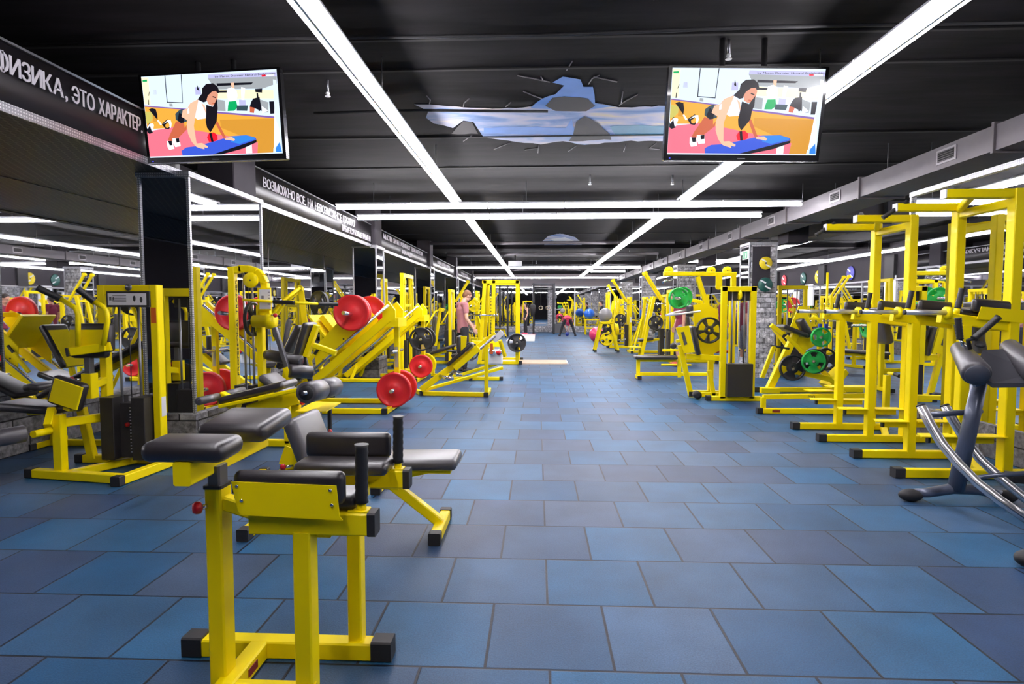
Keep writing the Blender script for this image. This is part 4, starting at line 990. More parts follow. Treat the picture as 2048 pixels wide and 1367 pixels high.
# second row machine just behind
t = T('seated_row_machine', 'low seated machine with chrome rollers and a white cushion, before the power rack', 'exercise machine', (-1.0, 11.4, 0))
t.bar('base_rail', (-1.65, 11.3, .035), (-.72, 11.3, .035), .065); t.cap((-.72, 11.3, .037), (1, 0, 0), .07, .06); t.cap((-1.28, 11.25, .037), (0, -1, 0), .07, .06)
t.bar('spine', (-1.5, 11.3, .10), (-.72, 11.3, .34), .06); t.bar('upright', (-.98, 11.3, .05), (-.98, 11.3, .75), .065)
t.bar('arm_beam', (-1.25, 11.25, .72), (-.68, 11.25, .70), .07, .1)
for x in (-.86, -.72): t.add('roller', MB().lathe((x, 11.05, .56), (0, 1, 0), [(0, .02), (0, .055), (.1, .06), (.2, .055), (.2, .02)], 20), CHR)
t.pad('white_cushion', (-.82, 11.2, .46), (.32, .1, .3), WHT, r=.04)
t.add('red_cap', MB().lathe((-.73, 11.02, .56), (0, -1, 0), [(0, .045), (.02, .045), (.03, .01)], 20), REDK)
t.pad('seat', (-1.45, 11.3, .52), (.4, .3, .06), BLK, roty(-12), .025)
plate(V((-1.26, 11.0, .58)), (0, 1, 0), 'black open-spoke plate on the side of the low machine with the white cushion', kind='spoke', r=.17)

# ================================================================== power rack in the aisle
t = T('power_rack', 'tall yellow rack frame standing by the aisle with two black plates on its front upright', 'power rack', (-.95, 15.1, 0))
ZR = 2.08
for x, y in ((-.5, 14.62), (-.5, 15.7)):
    t.bar('upright', (x, y, .03), (x, y, ZR), .085, .085)
for x0, x1, y in ((-1.44, -1.30, 14.62), (-1.12, -1.08, 14.62), (-1.44, -1.3, 15.7)):
    t.bar('upright', (x0, y, .03), (x1, y, ZR), .09, .085)
for y in (14.62, 15.7):
    t.bar('base_rail', (-1.5, y, .04), (-.46, y, .04), .075); t.cap((-.46, y, .042), (1, 0, 0), .08, .08)
    t.bar('top_beam', (-1.34, y, ZR - .04), (-.46, y, ZR - .04), .085)
for x in (-.5, -1.34):
    t.bar('top_beam', (x, 14.62, ZR - .04), (x, 15.7, ZR - .04), .07)
t.bar('side_rail', (-.5, 14.62, .6), (-.5, 15.7, .6), .06); t.bar('side_rail', (-1.4, 14.62, .6), (-1.4, 15.7, .6), .06)
t.tube('barbell', [(-1.75, 14.5, 1.22), (-.98, 14.5, 1.22)], .02, CHR)
for x in (-1.02, -1.1): t.add('bar_sleeve', MB().lathe((x, 14.5, 1.22), (1, 0, 0), [(0, .03), (.06, .03)], 14), CHR)
t.tube('hanging_ring', [V((-1.05 + .06 * math.cos(a), 14.6, ZR + .03 + .04 * math.sin(a))) for a in [PI * k / 8 for k in range(9)]], .012, STL)
t.tube('plate_horn', [(-.5, 14.55, .55), (-.5, 14.20, .55)], .025, CHR)
mb = MB()
for k in range(22): mb.lathe((-1.15, 14.573, .3 + k * .078), (0, -1, 0), [(0, .014), (.004, .014)], 8)
t.add('bolt_hole', mb, INK)
plate(V((-.5, 14.3, .55)), (0, 1, 0), 'front black plate on the upright of the power rack by the aisle', r=.225, spin=.4)
plate(V((-.5, 14.47, .55)), (0, 1, 0), 'black plate right behind the front one on the power rack', r=.225)
# deadlift floor panels
t = T('lifting_platform', 'beige wooden lifting board lying flat beside the power rack', 'platform', (-.3, 14.8, 0))
t.box('board', (-.29, 15.16, .012), (2.06, .98, .024), mat('beige_plywood', srgb(232, 205, 178), .5, noise=.06))
t.box('edge_strip', (.755, 15.16, .014), (.03, .98, .028), WHT)
t = T('lifting_platform', 'pale lifting board near the end wall with red marks on its corner', 'platform', (-1.0, 27, 0))
t.box('board', (-.72, 28.3, .012), (1.2, 7.0, .024), mat('pale_plywood', srgb(226, 222, 222), .5))
t.box('painted_mark', (-.35, 31.4, .026), (.6, .5, .004), RED)

# ================================================================== right: four sided dip and pull-up stands
def dip_stand(ya, yb, label, tilt, padm):
    t = T('pull_up_stand', label, 'exercise machine', (3.6, (ya + yb) / 2, 0))
    ZT = 2.33
    for k, y in enumerate((ya, yb)):
        s = 1 if k == 0 else -1
        t.bar('base_rail', (2.99, y, .04), (4.0, y, .04), .07); t.cap((2.99, y, .043), (-1, 0, 0), .08, .07)
        t.bar('front_upright', (3.44, y, .05), (3.44, y, 1.25), .075, .075)
        t.bar('tall_upright', (3.80, y, .05), (3.80, y, ZT), .08, .09)
        t.bar('top_arm', (3.80, y, ZT - .035), (3.24, y, ZT - .035), .07, .07)
        t.box('arm_end', (3.235, y, ZT - .035), (.012, .07, .07), PAPER)
        a_, b_ = V((3.30, y + s * .02, ZT + .015)), V((3.44, y + s * .22, ZT + .0))
        t.grip(a_ if k == 0 else a_ + V((0.03, 0, 0)), b_ if k == 0 else V((3.14, y + .02, ZT - .12)), .019)
        # main sloping arm beam with ring and chrome dip bar
        t.bar('arm_beam', (3.24, y, 1.315), (3.84, y, 1.235), .06, .085)
        t.add('bar_ring', MB().lathe((3.27, y - .045, 1.35), (-1, 0, 0), [(-.015, .02), (-.015, .05), (.015, .05), (.015, .02)], 20), YEL)
        t.tube('dip_bar', [(3.28, y - .05, 1.352), (2.94, y - .05, 1.354)], .02, mat('polished_bar', srgb(225, 225, 232), .3, metal=.75))
        t.add('dip_bar_plug', MB().lathe((2.942, y - .05, 1.354), (-1, 0, 0), [(0, .02), (.012, .02), (.014, .012)], 14), CAP)
        t.tube('grip_stub', [(3.37, y, 1.33), (3.38, y, 1.39)], .022)
        t.grip((3.38, y, 1.385), (3.41, y, 1.545), .021)
        # elbow pads along the beam
        yo = y - s * .05
        t.add('side_plate', MB().poly([(3.50, yo, 1.30), (3.53, yo, 1.40), (3.86, yo, 1.37), (3.86, yo, 1.27)], (0, s, 0), .006), YEL)
        t.pad('arm_pad', (3.68, yo + s * .035, 1.395), (.40, .055, .11), BLK, roty(5), .025)
        t.pad('arm_pad', (3.64, yo + s * .12, 1.335), (.46, .13, .055), BLK, roty(5), .022)
        # step plates
        t.bar('step_bar', (3.19, y, .315), (3.70, y, .315), .035, .05); t.cap((3.19, y, .315), (-1, 0, 0), .036, .008, .05)
        t.add('step_plate', MB().poly([(3.10, y - .06, .345), (3.40, y - .06, .345), (3.40, y + .08, .345), (3.15, y + .08, .345)], (0, 0, 1), .008), YEL)
        t.add('step_plate', MB().poly([(3.48, y - .06, .345), (3.78, y - .06, .345), (3.76, y + .08, .345), (3.48, y + .08, .345)], (0, 0, 1), .008), YEL)
    t.bar('cross_beam', (3.80, ya, ZT - .10), (3.80, yb, ZT - .10), .06, .07)
    t.bar('top_arm', (3.46, ya, ZT - .035), (3.80, yb, ZT - .06), .05, .06)
    t.bar('base_rail', (3.62, ya, .04), (3.95, yb, .04), .06)
    t.bar('cross_beam', (3.83, ya, 1.23), (3.83, yb, 1.23), .06)
    t.pad('back_pad', (3.70, (ya + yb) / 2, 1.20 + tilt * .0), (.09, .26, .40), padm, roty(-14), .035)
    t.bar('pad_bracket', (3.74, (ya + yb) / 2, 1.2), (3.83, (ya + yb) / 2, 1.23), .05)
    t.add('brand_oval', MB().lathe((3.62, ya + .1, ZT - .0), (0, -.3, 1), [(0, .022), (.003, .022), (.004, .001)], 16), GREYM)
    return t
dip_stand(4.91, 5.55, 'nearest yellow pull-up and dip stand on the right, tallest in the picture', 0, GRYV)
dip_stand(6.22, 6.85, 'yellow pull-up and dip stand just beyond the nearest one, smaller in view', 0, GRYV)
for (x, y), lab in (((1640, 545), 'thin yellow pole standing behind the right leg press'),):
    p = fl(1650, 722)
    t = T('pole', lab, 'pole', (p.x, p.y, 0)); t.tube('shaft', [(p.x, p.y, .02), (p.x, p.y, at(1650, 545, p.y).z)], .03); t.add('pole_base', MB().lathe((p.x, p.y, 0), (0, 0, 1), [(0, .16), (.02, .16), (.025, .05)], 24), CAP)

# ================================================================== grey abdominal crunch frame at the right edge
GFR = mat('slate_grey_metallic_paint', srgb(92, 98, 116), .35, metal=.35, coat=.2)
RAILM = mat('satin_chrome_rail', srgb(225, 222, 225), .28, metal=.85)
t = T('crunch_machine', 'slate grey crunch machine with curved ribbed chrome rails at the right edge', 'exercise machine', (3.0, 4.3, 0))
arc = [at(x, y, 4.33) for x, y in ((1822, 990), (1850, 982), (1900, 974), (1950, 976), (1985, 986), (1998, 993))]
arc = [V((p.x, 4.3, max(p.z, .06))) for p in arc]
t.tube('front_foot', arc, [.028, .034, .038, .038, .034, .028], GFR, n=16)
for p, s in ((arc[0], -1), (arc[-1], 1)):
    t.add('foot_cap', MB().ell((p.x + s * .02, p.y, .045), (.085, .05, .045), nu=20, nv=12), CAP)
    t.add('levelling_foot', MB().lathe((p.x + s * .02, p.y, 0), (0, 0, 1), [(0, .022), (.012, .022), (.02, .012), (.04, .012)], 14), CAP)
pb, pt = V((arc[2].x + .02, 4.3, .09)), at(1962, 752, 4.2)
t.tube('main_post', [pb, pb.lerp(pt, .5), pt], [.055, .05, .045], GFR, n=16)
for dx, lab in ((0, 0), (1, 1)):
    pts = [(1832, 812), (1848, 845), (1872, 885), (1905, 925), (1945, 965), (1990, 1000), (2060, 1048)] if dx == 0 else [(1880, 812), (1895, 840), (1920, 880), (1950, 918), (1990, 955), (2035, 992), (2100, 1040)]
    yy = [4.25, 4.2, 4.12, 4.0, 3.9, 3.8, 3.7] if dx == 0 else [4.5, 4.46, 4.4, 4.3, 4.2, 4.1, 4.0]
    P = [at(x + 10, y, q) for (x, y), q in zip(pts, yy)]
    t.tube('curved_rail', P, .030, RAILM, n=14)
    for s in (-.022, .022):
        t.tube('rail_rib', [p + V((s, -.022, .006)) for p in P], .006, STL, n=8)
    t.add('rail_end_cap', MB().lathe(P[0], P[0] - P[1], [(0, .03), (.01, .031), (.015, .02)], 14), CAP)
t.tube('rail_bridge', [at(1850, 830, 4.25), at(1960, 822, 4.3), at(1892, 826, 4.5)], .02, GFR)
t.tube('stabiliser_bar', [at(1915, 950, 4.3), at(1935, 957, 4.25), at(1990, 950, 4.2), at(2060, 945, 4.1)], .016, GFR)
t.bar('rear_frame', at(2010, 952, 4.3), at(2080, 958, 4.2), .07, m=CAP)
# carriage: deck, two elbow rollers, handlebars
dk = [at(1965, 700, 4.25), at(2010, 697, 4.3), at(2075, 745, 4.1), at(2070, 765, 4.0), at(1985, 766, 4.0), at(1950, 740, 4.1)]
mb = MB(); mb.prism([dk, [p - V((0, 0, .03)) for p in dk]]); t.add('carriage_deck', mb, mat('dark_grey_plastic', srgb(66, 66, 72), .38))
for a_, b_ in (((1918, 695), (1952, 745)), ((2015, 690), (2075, 745))):
    pa, pb_ = at(*a_, 4.35), at(*b_, 4.0); d = (pb_ - pa)
    o = t.add('elbow_roller', MB().lathe(pa, d, [(0, .02), (0, .045), (.02, .058), (d.length, .085), (d.length + .02, .08), (d.length + .03, .03)], 24), GRYV)
    t.add('roller_end', MB().lathe(pb_ + d.normalized() * .026, d, [(0, .07), (.01, .066), (.012, .01)], 24), mat('grey_plastic', srgb(74, 76, 86), .4), o)
t.grip(at(1920, 678, 4.2), at(1916, 635, 4.2), .02)
t.tube('handlebar', [at(1921, 678, 4.2), at(1926, 690, 4.2), at(1940, 700, 4.2)], .012, CHR)
t.tube('handlebar', [at(1940, 698, 4.15), at(1936, 680, 4.15), at(1950, 676, 4.1)], .014, CAP)
t.grip(at(1948, 677, 4.1), at(1997, 634, 4.1), .02)
t.add('counter_dial', MB().lathe(at(1960, 690, 4.1), (-.2, -.6, 1), [(0, .03), (.015, .028), (.018, .01)], 18), CAP)
q = fl(2046, 1133); t.add('rear_foot', MB().ell((q.x + .03, q.y, .045), (.07, .06, .045)), CAP); t.bar('rear_rail', (q.x + .03, q.y, .06), (q.x + .5, q.y + .12, .08), .05, m=GFR)
t.tube('cross_bar', [at(1948, 770, 4.1), at(1990, 757, 4.1), at(2040, 760, 4.05)], .015, GFR)
# ================================================================== right: lat pulldown / row tower
t = T('lat_pulldown_machine', 'yellow pulldown tower with long boom and three round pulley housings, right of the aisle', 'exercise machine', (2.9, 9.1, 0))
Yw = 8.95
xa, xb = at(1446, 700, Yw).x, at(1504, 700, Yw).x; zt = at(1475, 573, Yw).z
for x in (xa, xb): t.bar('upright', (x, Yw, .04), (x, Yw, zt), .085, .07, up=(0, 1, 0))
t.bar('top_beam', (xa - .04, Yw, zt - .035), (xb + .04, Yw, zt - .035), .07, .075)
t.bar('base_rail', (2.60, Yw, .035), (3.36, Yw, .035), .07); t.cap((2.60, Yw, .037), (-1, 0, 0), .078, .06); t.cap((3.36, Yw, .037), (1, 0, 0), .078, .06)
t.box('pulley_plate', ((xa + xb) / 2, Yw + .03, at(1475, 590, Yw).z), (xb - xa - .06, .02, .16), CAP)
t.add('pulley_wheel', MB().lathe(((xa + xb) / 2 - .01, Yw - .03, at(1475, 590, Yw).z), (1, 0, 0), [(0, .02), (0, .07), (.008, .075), (.014, .066), (.02, .075), (.028, .07), (.028, .02)], 24), YEL)
zs = at(1475, 727, Yw - .08).z
t.box('stack_shroud', ((xa + xb) / 2 + .005, Yw - .03, (.08 + zs) / 2), (xb - xa - .055, .2, zs - .08), STACK)
t.bar('mid_column', ((xa + xb) / 2 - .06, Yw + .12, .04), ((xa + xb) / 2 - .06, Yw + .12, zt), .06, m=YEL)
t.box('white_sticker', ((xa + xb) / 2 - .06, Yw + .088, at(1463, 680, Yw).z), (.035, .003, .14), PAPER)
for x in ((xa + xb) / 2 - .09, (xa + xb) / 2 + .09): t.tube('guide_rod', [(x, Yw, zs), (x, Yw, zt - .06)], .012, STL)
# boom
Yb = 9.55
b0, b1 = at(1327, 547, Yb), at(1472, 548, Yb)
t.bar('boom', b0, b1, .08, .065)
for x in (1338, 1423, 1455):
    q = at(x, 541, Yb - .02); t.add('pulley_housing', MB().lathe(q, (0, 1, 0), [(0, .02), (0, .068), (.04, .068), (.04, .02)], 28), YEL)
    t.add('axle_bolt', MB().lathe(q, (0, -1, 0), [(-.01, .008), (.004, .008)], 8), INK)
q = at(1438, 560, Yb - .03); t.box('double_pulley_plate', q, (.10, .03, .2), YEL); t.add('pulley_housing', MB().lathe(q + V((0, -.01, -.1)), (0, 1, 0), [(0, .05), (.04, .05)], 24), YEL)
t.bar('rear_column', V((b1.x - .04, Yb, .04)), V((b1.x - .04, Yb, b1.z)), .075)
t.bar('brace', at(1395, 553, Yb), at(1423, 640, Yb), .07)
t.bar('rear_column', at(1423, 630, Yb), V((at(1423, 630, Yb).x, Yb, .04)), .08)
t.bar('base_rail', (2.45, Yb, .035), (3.1, Yb, .035), .07)
t.add('cable', MB().tube([at(1333, 549, Yb), at(1331, 560, Yb)], .004, 6), CAP)
t.tube('pulldown_bar', [at(1326, 565, Yb - .35), at(1332, 560, Yb - .2), at(1340, 561, Yb), at(1346, 556, Yb + .25)], .014, CHR)
mb = MB(); mb.poly([at(*p, Yb - .05) for p in ((1386, 610), (1412, 606), (1436, 620), (1440, 700), (1410, 716), (1392, 690))], (0, 1, 0), .05); t.add('gusset_plate', mb, YEL)
# seat on tilted post
t.bar('seat_post', at(1383, 797, 9.3), at(1360, 690, 9.3), .075, .07)
t.cap(V((at(1383, 797, 9.3).x, 9.3, .05)), (-1, 0, 0), .08, .05)
t.bar('base_rail', V((at(1383, 797, 9.3).x, 9.3, .04)), V((2.9, 9.3, .04)), .065)
t.bar('slanted_leg', at(1418, 740, 9.3), at(1428, 795, 9.3), .065)
t.bar('seat_beam', at(1372, 712, 9.3), at(1440, 716, 9.3), .07, .085)
mb = MB(); P = [(1352, 655), (1378, 651), (1390, 704), (1368, 706)]
mb.poly([at(x, y, 9.22) for x, y in P], (0, 1, 0), .03); t.add('backrest_plate', mb, YEL)
mb = MB(); P = [(1362, 664), (1368, 663), (1375, 688), (1369, 690)]
mb.poly([at(x, y, 9.21) for x, y in P], (0, 1, 0), .006); t.add('plate_slot', mb, GREYM)
t.pad('backrest', at(1388, 680, 9.35), (.07, .3, .46), BLK, roty(-12), .03)
t.bar('seat_arm', at(1352, 682, 9.25), at(1378, 678, 9.25), .05)
t.tube('v_handle', [at(1333, 630, 9.0), at(1365, 627, 9.1), at(1400, 622, 9.3)], .016, WHT)
t.tube('v_handle', [at(1333, 630, 9.0), at(1350, 624, 9.3), at(1374, 619, 9.6)], .016, WHT)
t.pad('head_pad', at(1379, 622, 9.4), (.11, .1, .18), BLK, r=.03)
t.add('base_roller', MB().lathe(at(1396, 790, 9.0), (0, 1, 0), [(0, .02), (0, .058), (.12, .058), (.12, .02)], 24), CAP)
t.bar('plate_arm', at(1383, 600, 9.9), at(1412, 606, 9.9), .06)
t.tube('plate_horn', [at(1352, 596, 9.3), at(1388, 600, 10.0)], .02, CHR)
plate(at(1357, 596, 9.45), (.25, -1, 0), 'front green plate on the upper arm of the pulldown tower', r=.165, m=GRN, th=.05)
plate(at(1365, 594, 9.62), (.25, -1, 0), 'green plate just behind the front one on the upper arm', r=.165, m=GRN, th=.05, spin=.4)
plate(at(1418, 660, 9.3), (0.1, -1, 0), 'large black open-spoke plate on the pulldown tower', kind='spoke', r=.205, th=.05, spin=.9)
# low pulling bench to its left
t = T('low_row_bench', 'low yellow bench with long flat black pad in front of the pulldown tower', 'weight bench', (2.5, 11.65, 0))
t.pad('pad', (2.31, 11.65, .43), (.82, .3, .075), BLK, r=.03)
t.bar('spine', (1.95, 11.65, .37), (2.72, 11.65, .37), .065, .05)
t.bar('leg', (1.98, 11.65, .04), (1.98, 11.65, .38), .07); t.bar('leg', (2.78, 11.65, .04), (2.78, 11.65, .46), .07)
t.bar('base_rail', (1.95, 11.65, .10), (3.4, 11.65, .10), .065)
t.bar('foot_bar', (1.98, 11.5, .04), (1.98, 11.8, .04), .065); t.cap((1.98, 11.5, .04), (0, -1, 0), .075, .05)
t.bar('thigh_beam', (2.5, 11.9, .55), (3.1, 11.9, .55), .05)
for x in (2.62, 2.78): t.add('thigh_roller', MB().lathe((x, 11.5, .66), (.3, 1, 0), [(0, .02), (0, .05), (.01, .06), (.2, .06), (.2, .02)], 20), BLK)
t.tube('foot_bar', [(2.5, 12.0, .25), (3.1, 12.0, .25)], .02)

# ================================================================== right: incline squat press and low rows
t = T('hack_press', 'sloping yellow press frame with green and black plates, right of the brick pillar', 'exercise machine', (4.4, 9.9, 0))
t.bar('base_rail', (3.66, 9.9, .045), (5.35, 9.9, .045), .075); t.cap((3.66, 9.9, .045), (-1, 0, 0), .08, .07); t.bar('base_rail', (3.66, 9.78, .045), (3.95, 9.78, .045), .1, .09)
t.bar('main_strut', at(1536, 782, 9.9), at(1590, 668, 9.9), .10, .11)
t.bar('brace', at(1573, 672, 9.85), at(1692, 790, 9.85), .05, .06)
t.bar('lower_link', at(1562, 736, 9.8), at(1662, 758, 9.8), .06, .09)
t.bar('front_lever', at(1524, 755, 9.6), at(1548, 692, 9.6), .06, .06)
t.tube('lever_handle', [at(1540, 690, 9.6), at(1578, 697, 9.6)], .018, CAP)
t.bar('top_arm', at(1565, 668, 9.9), at(1542, 650, 9.9), .07)
a, b = at(1562, 652, 9.9), at(1606, 670, 9.9); d = b - a; ang = -math.degrees(math.atan2(d.z, d.x))
t.pad('shoulder_pad', (a + b) / 2, (d.length * 1.1, .34, .075), BLK, roty(ang), .03)
t.bar('guard_arm', at(1545, 655, 10.3), at(1580, 700, 10.3), .05)
t.bar('rear_strut', at(1600, 700, 10.2), at(1690, 782, 10.2), .06)
t.tube('upper_bend', [at(1625, 632, 10.1), at(1640, 640, 10.1), at(1648, 655, 10.1), at(1652, 668, 10.1)], .03)
t.add('side_plate', MB().poly([at(*p, 10.05) for p in ((1598, 612), (1612, 612), (1632, 690), (1600, 706), (1578, 660))], (0, 1, 0), .02), YEL)
t.pad('neck_pad', at(1605, 655, 10.05), (.12, .3, .34), BLK, roty(-30), .04)
t.tube('plate_horn', [at(1586, 738, 9.6), at(1586, 738, 10.2)], .022, CHR); t.tube('plate_horn', [at(1627, 722, 9.5), at(1627, 722, 10.2)], .022, CHR); t.tube('plate_horn', [at(1642, 674, 9.5), at(1642, 674, 10.2)], .022, CHR)
t.tube('cross_rod', [at(1626, 655, 9.95), at(1660, 655, 10.3)], .02, CHR)
for k, (x, y) in enumerate(((1640, 640), (1652, 640))): t.box('blue_clip', at(x, y + 12, 9.9), (.05, .05, .08), BLU)
t.add('foot_platform', MB().poly([at(*p, 9.9) for p in ((1660, 770), (1692, 738), (1698, 746), (1670, 782))], (0, 1, 0), .4), YEL)
plate(at(1642, 674, 9.62), (0, -1, 0), 'upper green plate on the sloping press frame at right', r=.155, m=GRN, th=.05)
plate(at(1627, 723, 9.6), (0, -1, 0), 'lower green plate on the sloping press frame at right', r=.185, m=GRN, th=.05, spin=.5)
plate(at(1630, 722, 9.68), (0, -1, 0), 'black plate directly behind the lower green one', r=.20, m=PBLK, th=.05)
plate(at(1585, 735, 9.72), (0, -1, 0), 'large black plate at the left foot of the sloping press frame', r=.21, m=PBLK, th=.05, spin=.2)
plate(at(1650, 718, 10.1), (0, -1, 0), 'dark plate behind the green pair on the sloping frame', r=.19, m=PBLK, th=.05)

t = T('low_lever_row', 'low long yellow lever row lying on the floor behind the pull-up stands', 'exercise machine', (3.6, 7.85, 0))
t.bar('base_rail', (2.95, 7.85, .04), (4.6, 7.85, .04), .065); t.cap((2.95, 7.85, .042), (-1, 0, 0), .075, .06)
t.bar('lever_beam', (2.98, 7.88, .22), (4.4, 7.88, .25), .06, .06); t.bar('front_upright', (2.98, 7.87, .05), (2.98, 7.87, .22), .06)
t.box('badge', (3.13, 7.814, .04), (.1, .003, .03), DKRED)
t.box('step_plate', (4.1, 7.9, .36), (.55, .22, .012), YEL); t.box('step_plate', (3.75, 7.95, .30), (.35, .2, .012), YEL)
t.bar('handle_post', (4.55, 7.85, .04), (4.55, 7.85, .52), .07)
t.tube('handle_bar', [(4.5, 7.6, .56), (4.6, 7.9, .54)], .02); t.grip((4.5, 7.6, .56), (4.47, 7.45, .55), .02); t.grip((4.72, 7.8, .54), (4.86, 7.7, .5), .02); t.bar('drop_grip', (4.7, 7.75, .52), (4.7, 7.75, .26), .035, m=CAP)
t.tube('chrome_sleeve', [(4.7, 7.85, .32), (5.1, 7.85, .34)], .022, CHR)
put_text(t.e, fit_text('PRO', .09, .035, INK, .001), (3.55, 7.849, .212), (1, 0, 0), (0, 0, 1), t.loc)

# ================================================================== plate tree with ball, balls
t = T('plate_rack', 'yellow A-shaped plate rack in the right aisle with a silver ball resting on top', 'plate rack', (2.15, 18.95, 0))
for y in (18.75, 19.25):
    t.bar('leg', (1.83, y, .05), (2.03, y, .93), .07); t.bar('leg', (2.56, y, .05), (2.32, y, .93), .07)
    t.bar('cross_beam', (1.98, y, .93), (2.37, y, .93), .07); t.bar('cross_beam', (1.92, y, .42), (2.45, y, .42), .06)
    t.cap((1.835, y, .06), (0, 0, -1), .08, .05); t.cap((2.555, y, .06), (0, 0, -1), .08, .05)
t.bar('spine', (2.17, 18.75, .42), (2.17, 19.25, .42), .06)
for x, z in ((2.17, .42), (2.17, .80)): t.tube('plate_horn', [(x, 18.55, z), (x, 19.4, z)], .022, CHR)
for x, z, s in ((2.40, .7, 1), (2.47, .36, 1)): t.tube('plate_horn', [(x, 19.0, z), (x + .35, 19.0, z + .04)], .022, CHR)
plate(V((2.17, 18.62, .42)), (0, -1, 0), 'yellow three-hole plate low on the front of the A-shaped rack', r=.20, m=YEL, th=.05, spin=.5)
plate(V((2.17, 18.70, .42)), (0, -1, 0), 'black plate behind the yellow one on the A-shaped rack', r=.215, m=PBLK, th=.05)
plate(V((2.19, 19.0, .72)), (0, -1, 0), 'black plate hanging inside the top of the A-shaped rack', r=.20, m=PBLK, th=.06)
plate(V((2.50, 19.0, .72)), (1, 0, 0.1), 'yellow plate hung on the right side of the A-shaped rack', r=.20, m=YEL, th=.05)
plate(V((2.56, 19.0, .72)), (1, 0, 0.1), 'outer yellow plate on the right side of the A-shaped rack', r=.18, m=YEL, th=.05)
def ball(p, r, m, label):
    mb = MB(); mb.ell(p, (r, r, r), nu=32, nv=24); o = mb.build('exercise_ball', m, None, p); o.location = p; tag(o, label, 'exercise ball')
ball(V((2.17, 19.0, .93 + .035 + .215)), .215, mat('silver_ball_vinyl', srgb(150, 148, 152), .3, coat=.3), 'silver grey exercise ball on top of the A-shaped plate rack')
ball(V((2.45, 24.6, .31)), .31, mat('pink_ball_vinyl', srgb(225, 50, 100), .3, coat=.3), 'pink exercise ball on the floor left of the A-shaped rack')
ball(V((2.75, 31.5, 1.1)), .28, mat('blue_ball_vinyl', srgb(35, 100, 200), .3, coat=.3), 'blue exercise ball on a yellow stand near the end wall')
t = T('dumbbell_stand', 'yellow stand with black dumbbells under the blue ball near the end wall', 'dumbbell rack', (3.3, 31.5, 0))
for x in (2.55, 4.2):
    for y in (31.3, 31.75): t.bar('leg', (x, y, 0), (x, y, .8), .07)
t.box('shelf', (3.37, 31.5, .79), (1.8, .5, .05)); t.box('shelf', (3.37, 31.5, .35), (1.75, .45, .04))
for k in range(5):
    x = 3.25 + k * .2
    d_ = MB(); d_.lathe((x, 31.3, .865), (0, 1, 0), [(0, .02), (0, .05), (.1, .05), (.1, .016), (.22, .016), (.22, .05), (.32, .05), (.32, .02)], 12)
    o = d_.build('dumbbell', (PBLK, BLU, GREYM, PBLK, RED)[k]); tag(o, ('black dumbbell at the left end of the yellow stand', 'blue dumbbell second from the left on the yellow stand', 'grey dumbbell in the middle of the yellow stand', 'black dumbbell between a grey and a red one', 'red dumbbell at the right end of the yellow stand')[k], 'dumbbell', 'dumbbells on the far yellow stand')

# ================================================================== machine kinds for the middle distance (made once, copied)
def stack_tower(label, group='stack machines in rows'):
    t = T('weight_machine', label, 'exercise machine', (0, 0, 0), group)
    for x in (-.26, .26): t.bar('upright', (x, .35, .04), (x, .35, 1.85), .07)
    t.bar('top_beam', (-.3, .35, 1.82), (.3, .35, 1.82), .075)
    weight_stack(t, -.22, .22, .34, .08, .85, 1.78, pin=False)
    t.bar('base_rail', (-.45, .35, .04), (.45, .35, .04), .07); t.bar('base_rail', (0, .35, .04), (0, -.75, .04), .07); t.bar('foot_bar', (-.32, -.75, .04), (.32, -.75, .04), .07)
    for x in (-.32, .32): t.cap((x, -.75, .042), (x, 0, 0), .076, .05)
    for x in (-.45, .45): t.cap((x, .35, .042), (x, 0, 0), .076, .05)
    t.bar('seat_post', (0, -.35, .04), (0, -.35, .46), .07); t.pad('seat', (0, -.38, .50), (.40, .38, .07), BLK)
    t.pad('backrest', (0, -.10, .88), (.34, .07, .62), BLK, rotx(-8)); t.bar('back_post', (0, -.06, .45), (0, .06, 1.3), .07)
    for s in (-1, 1):
        t.tube('press_arm', [(s * .1, .05, 1.35), (s * .42, .0, 1.3), (s * .45, -.2, .95), (s * .45, -.45, .92)], .022); t.grip((s * .45, -.45, .92), (s * .45, -.6, .92), .018)
        t.add('pivot_drum', MB().lathe((s * .12, .1, 1.35), (s, 0, 0), [(0, .05), (.08, .05)], 16), YEL)
    return t
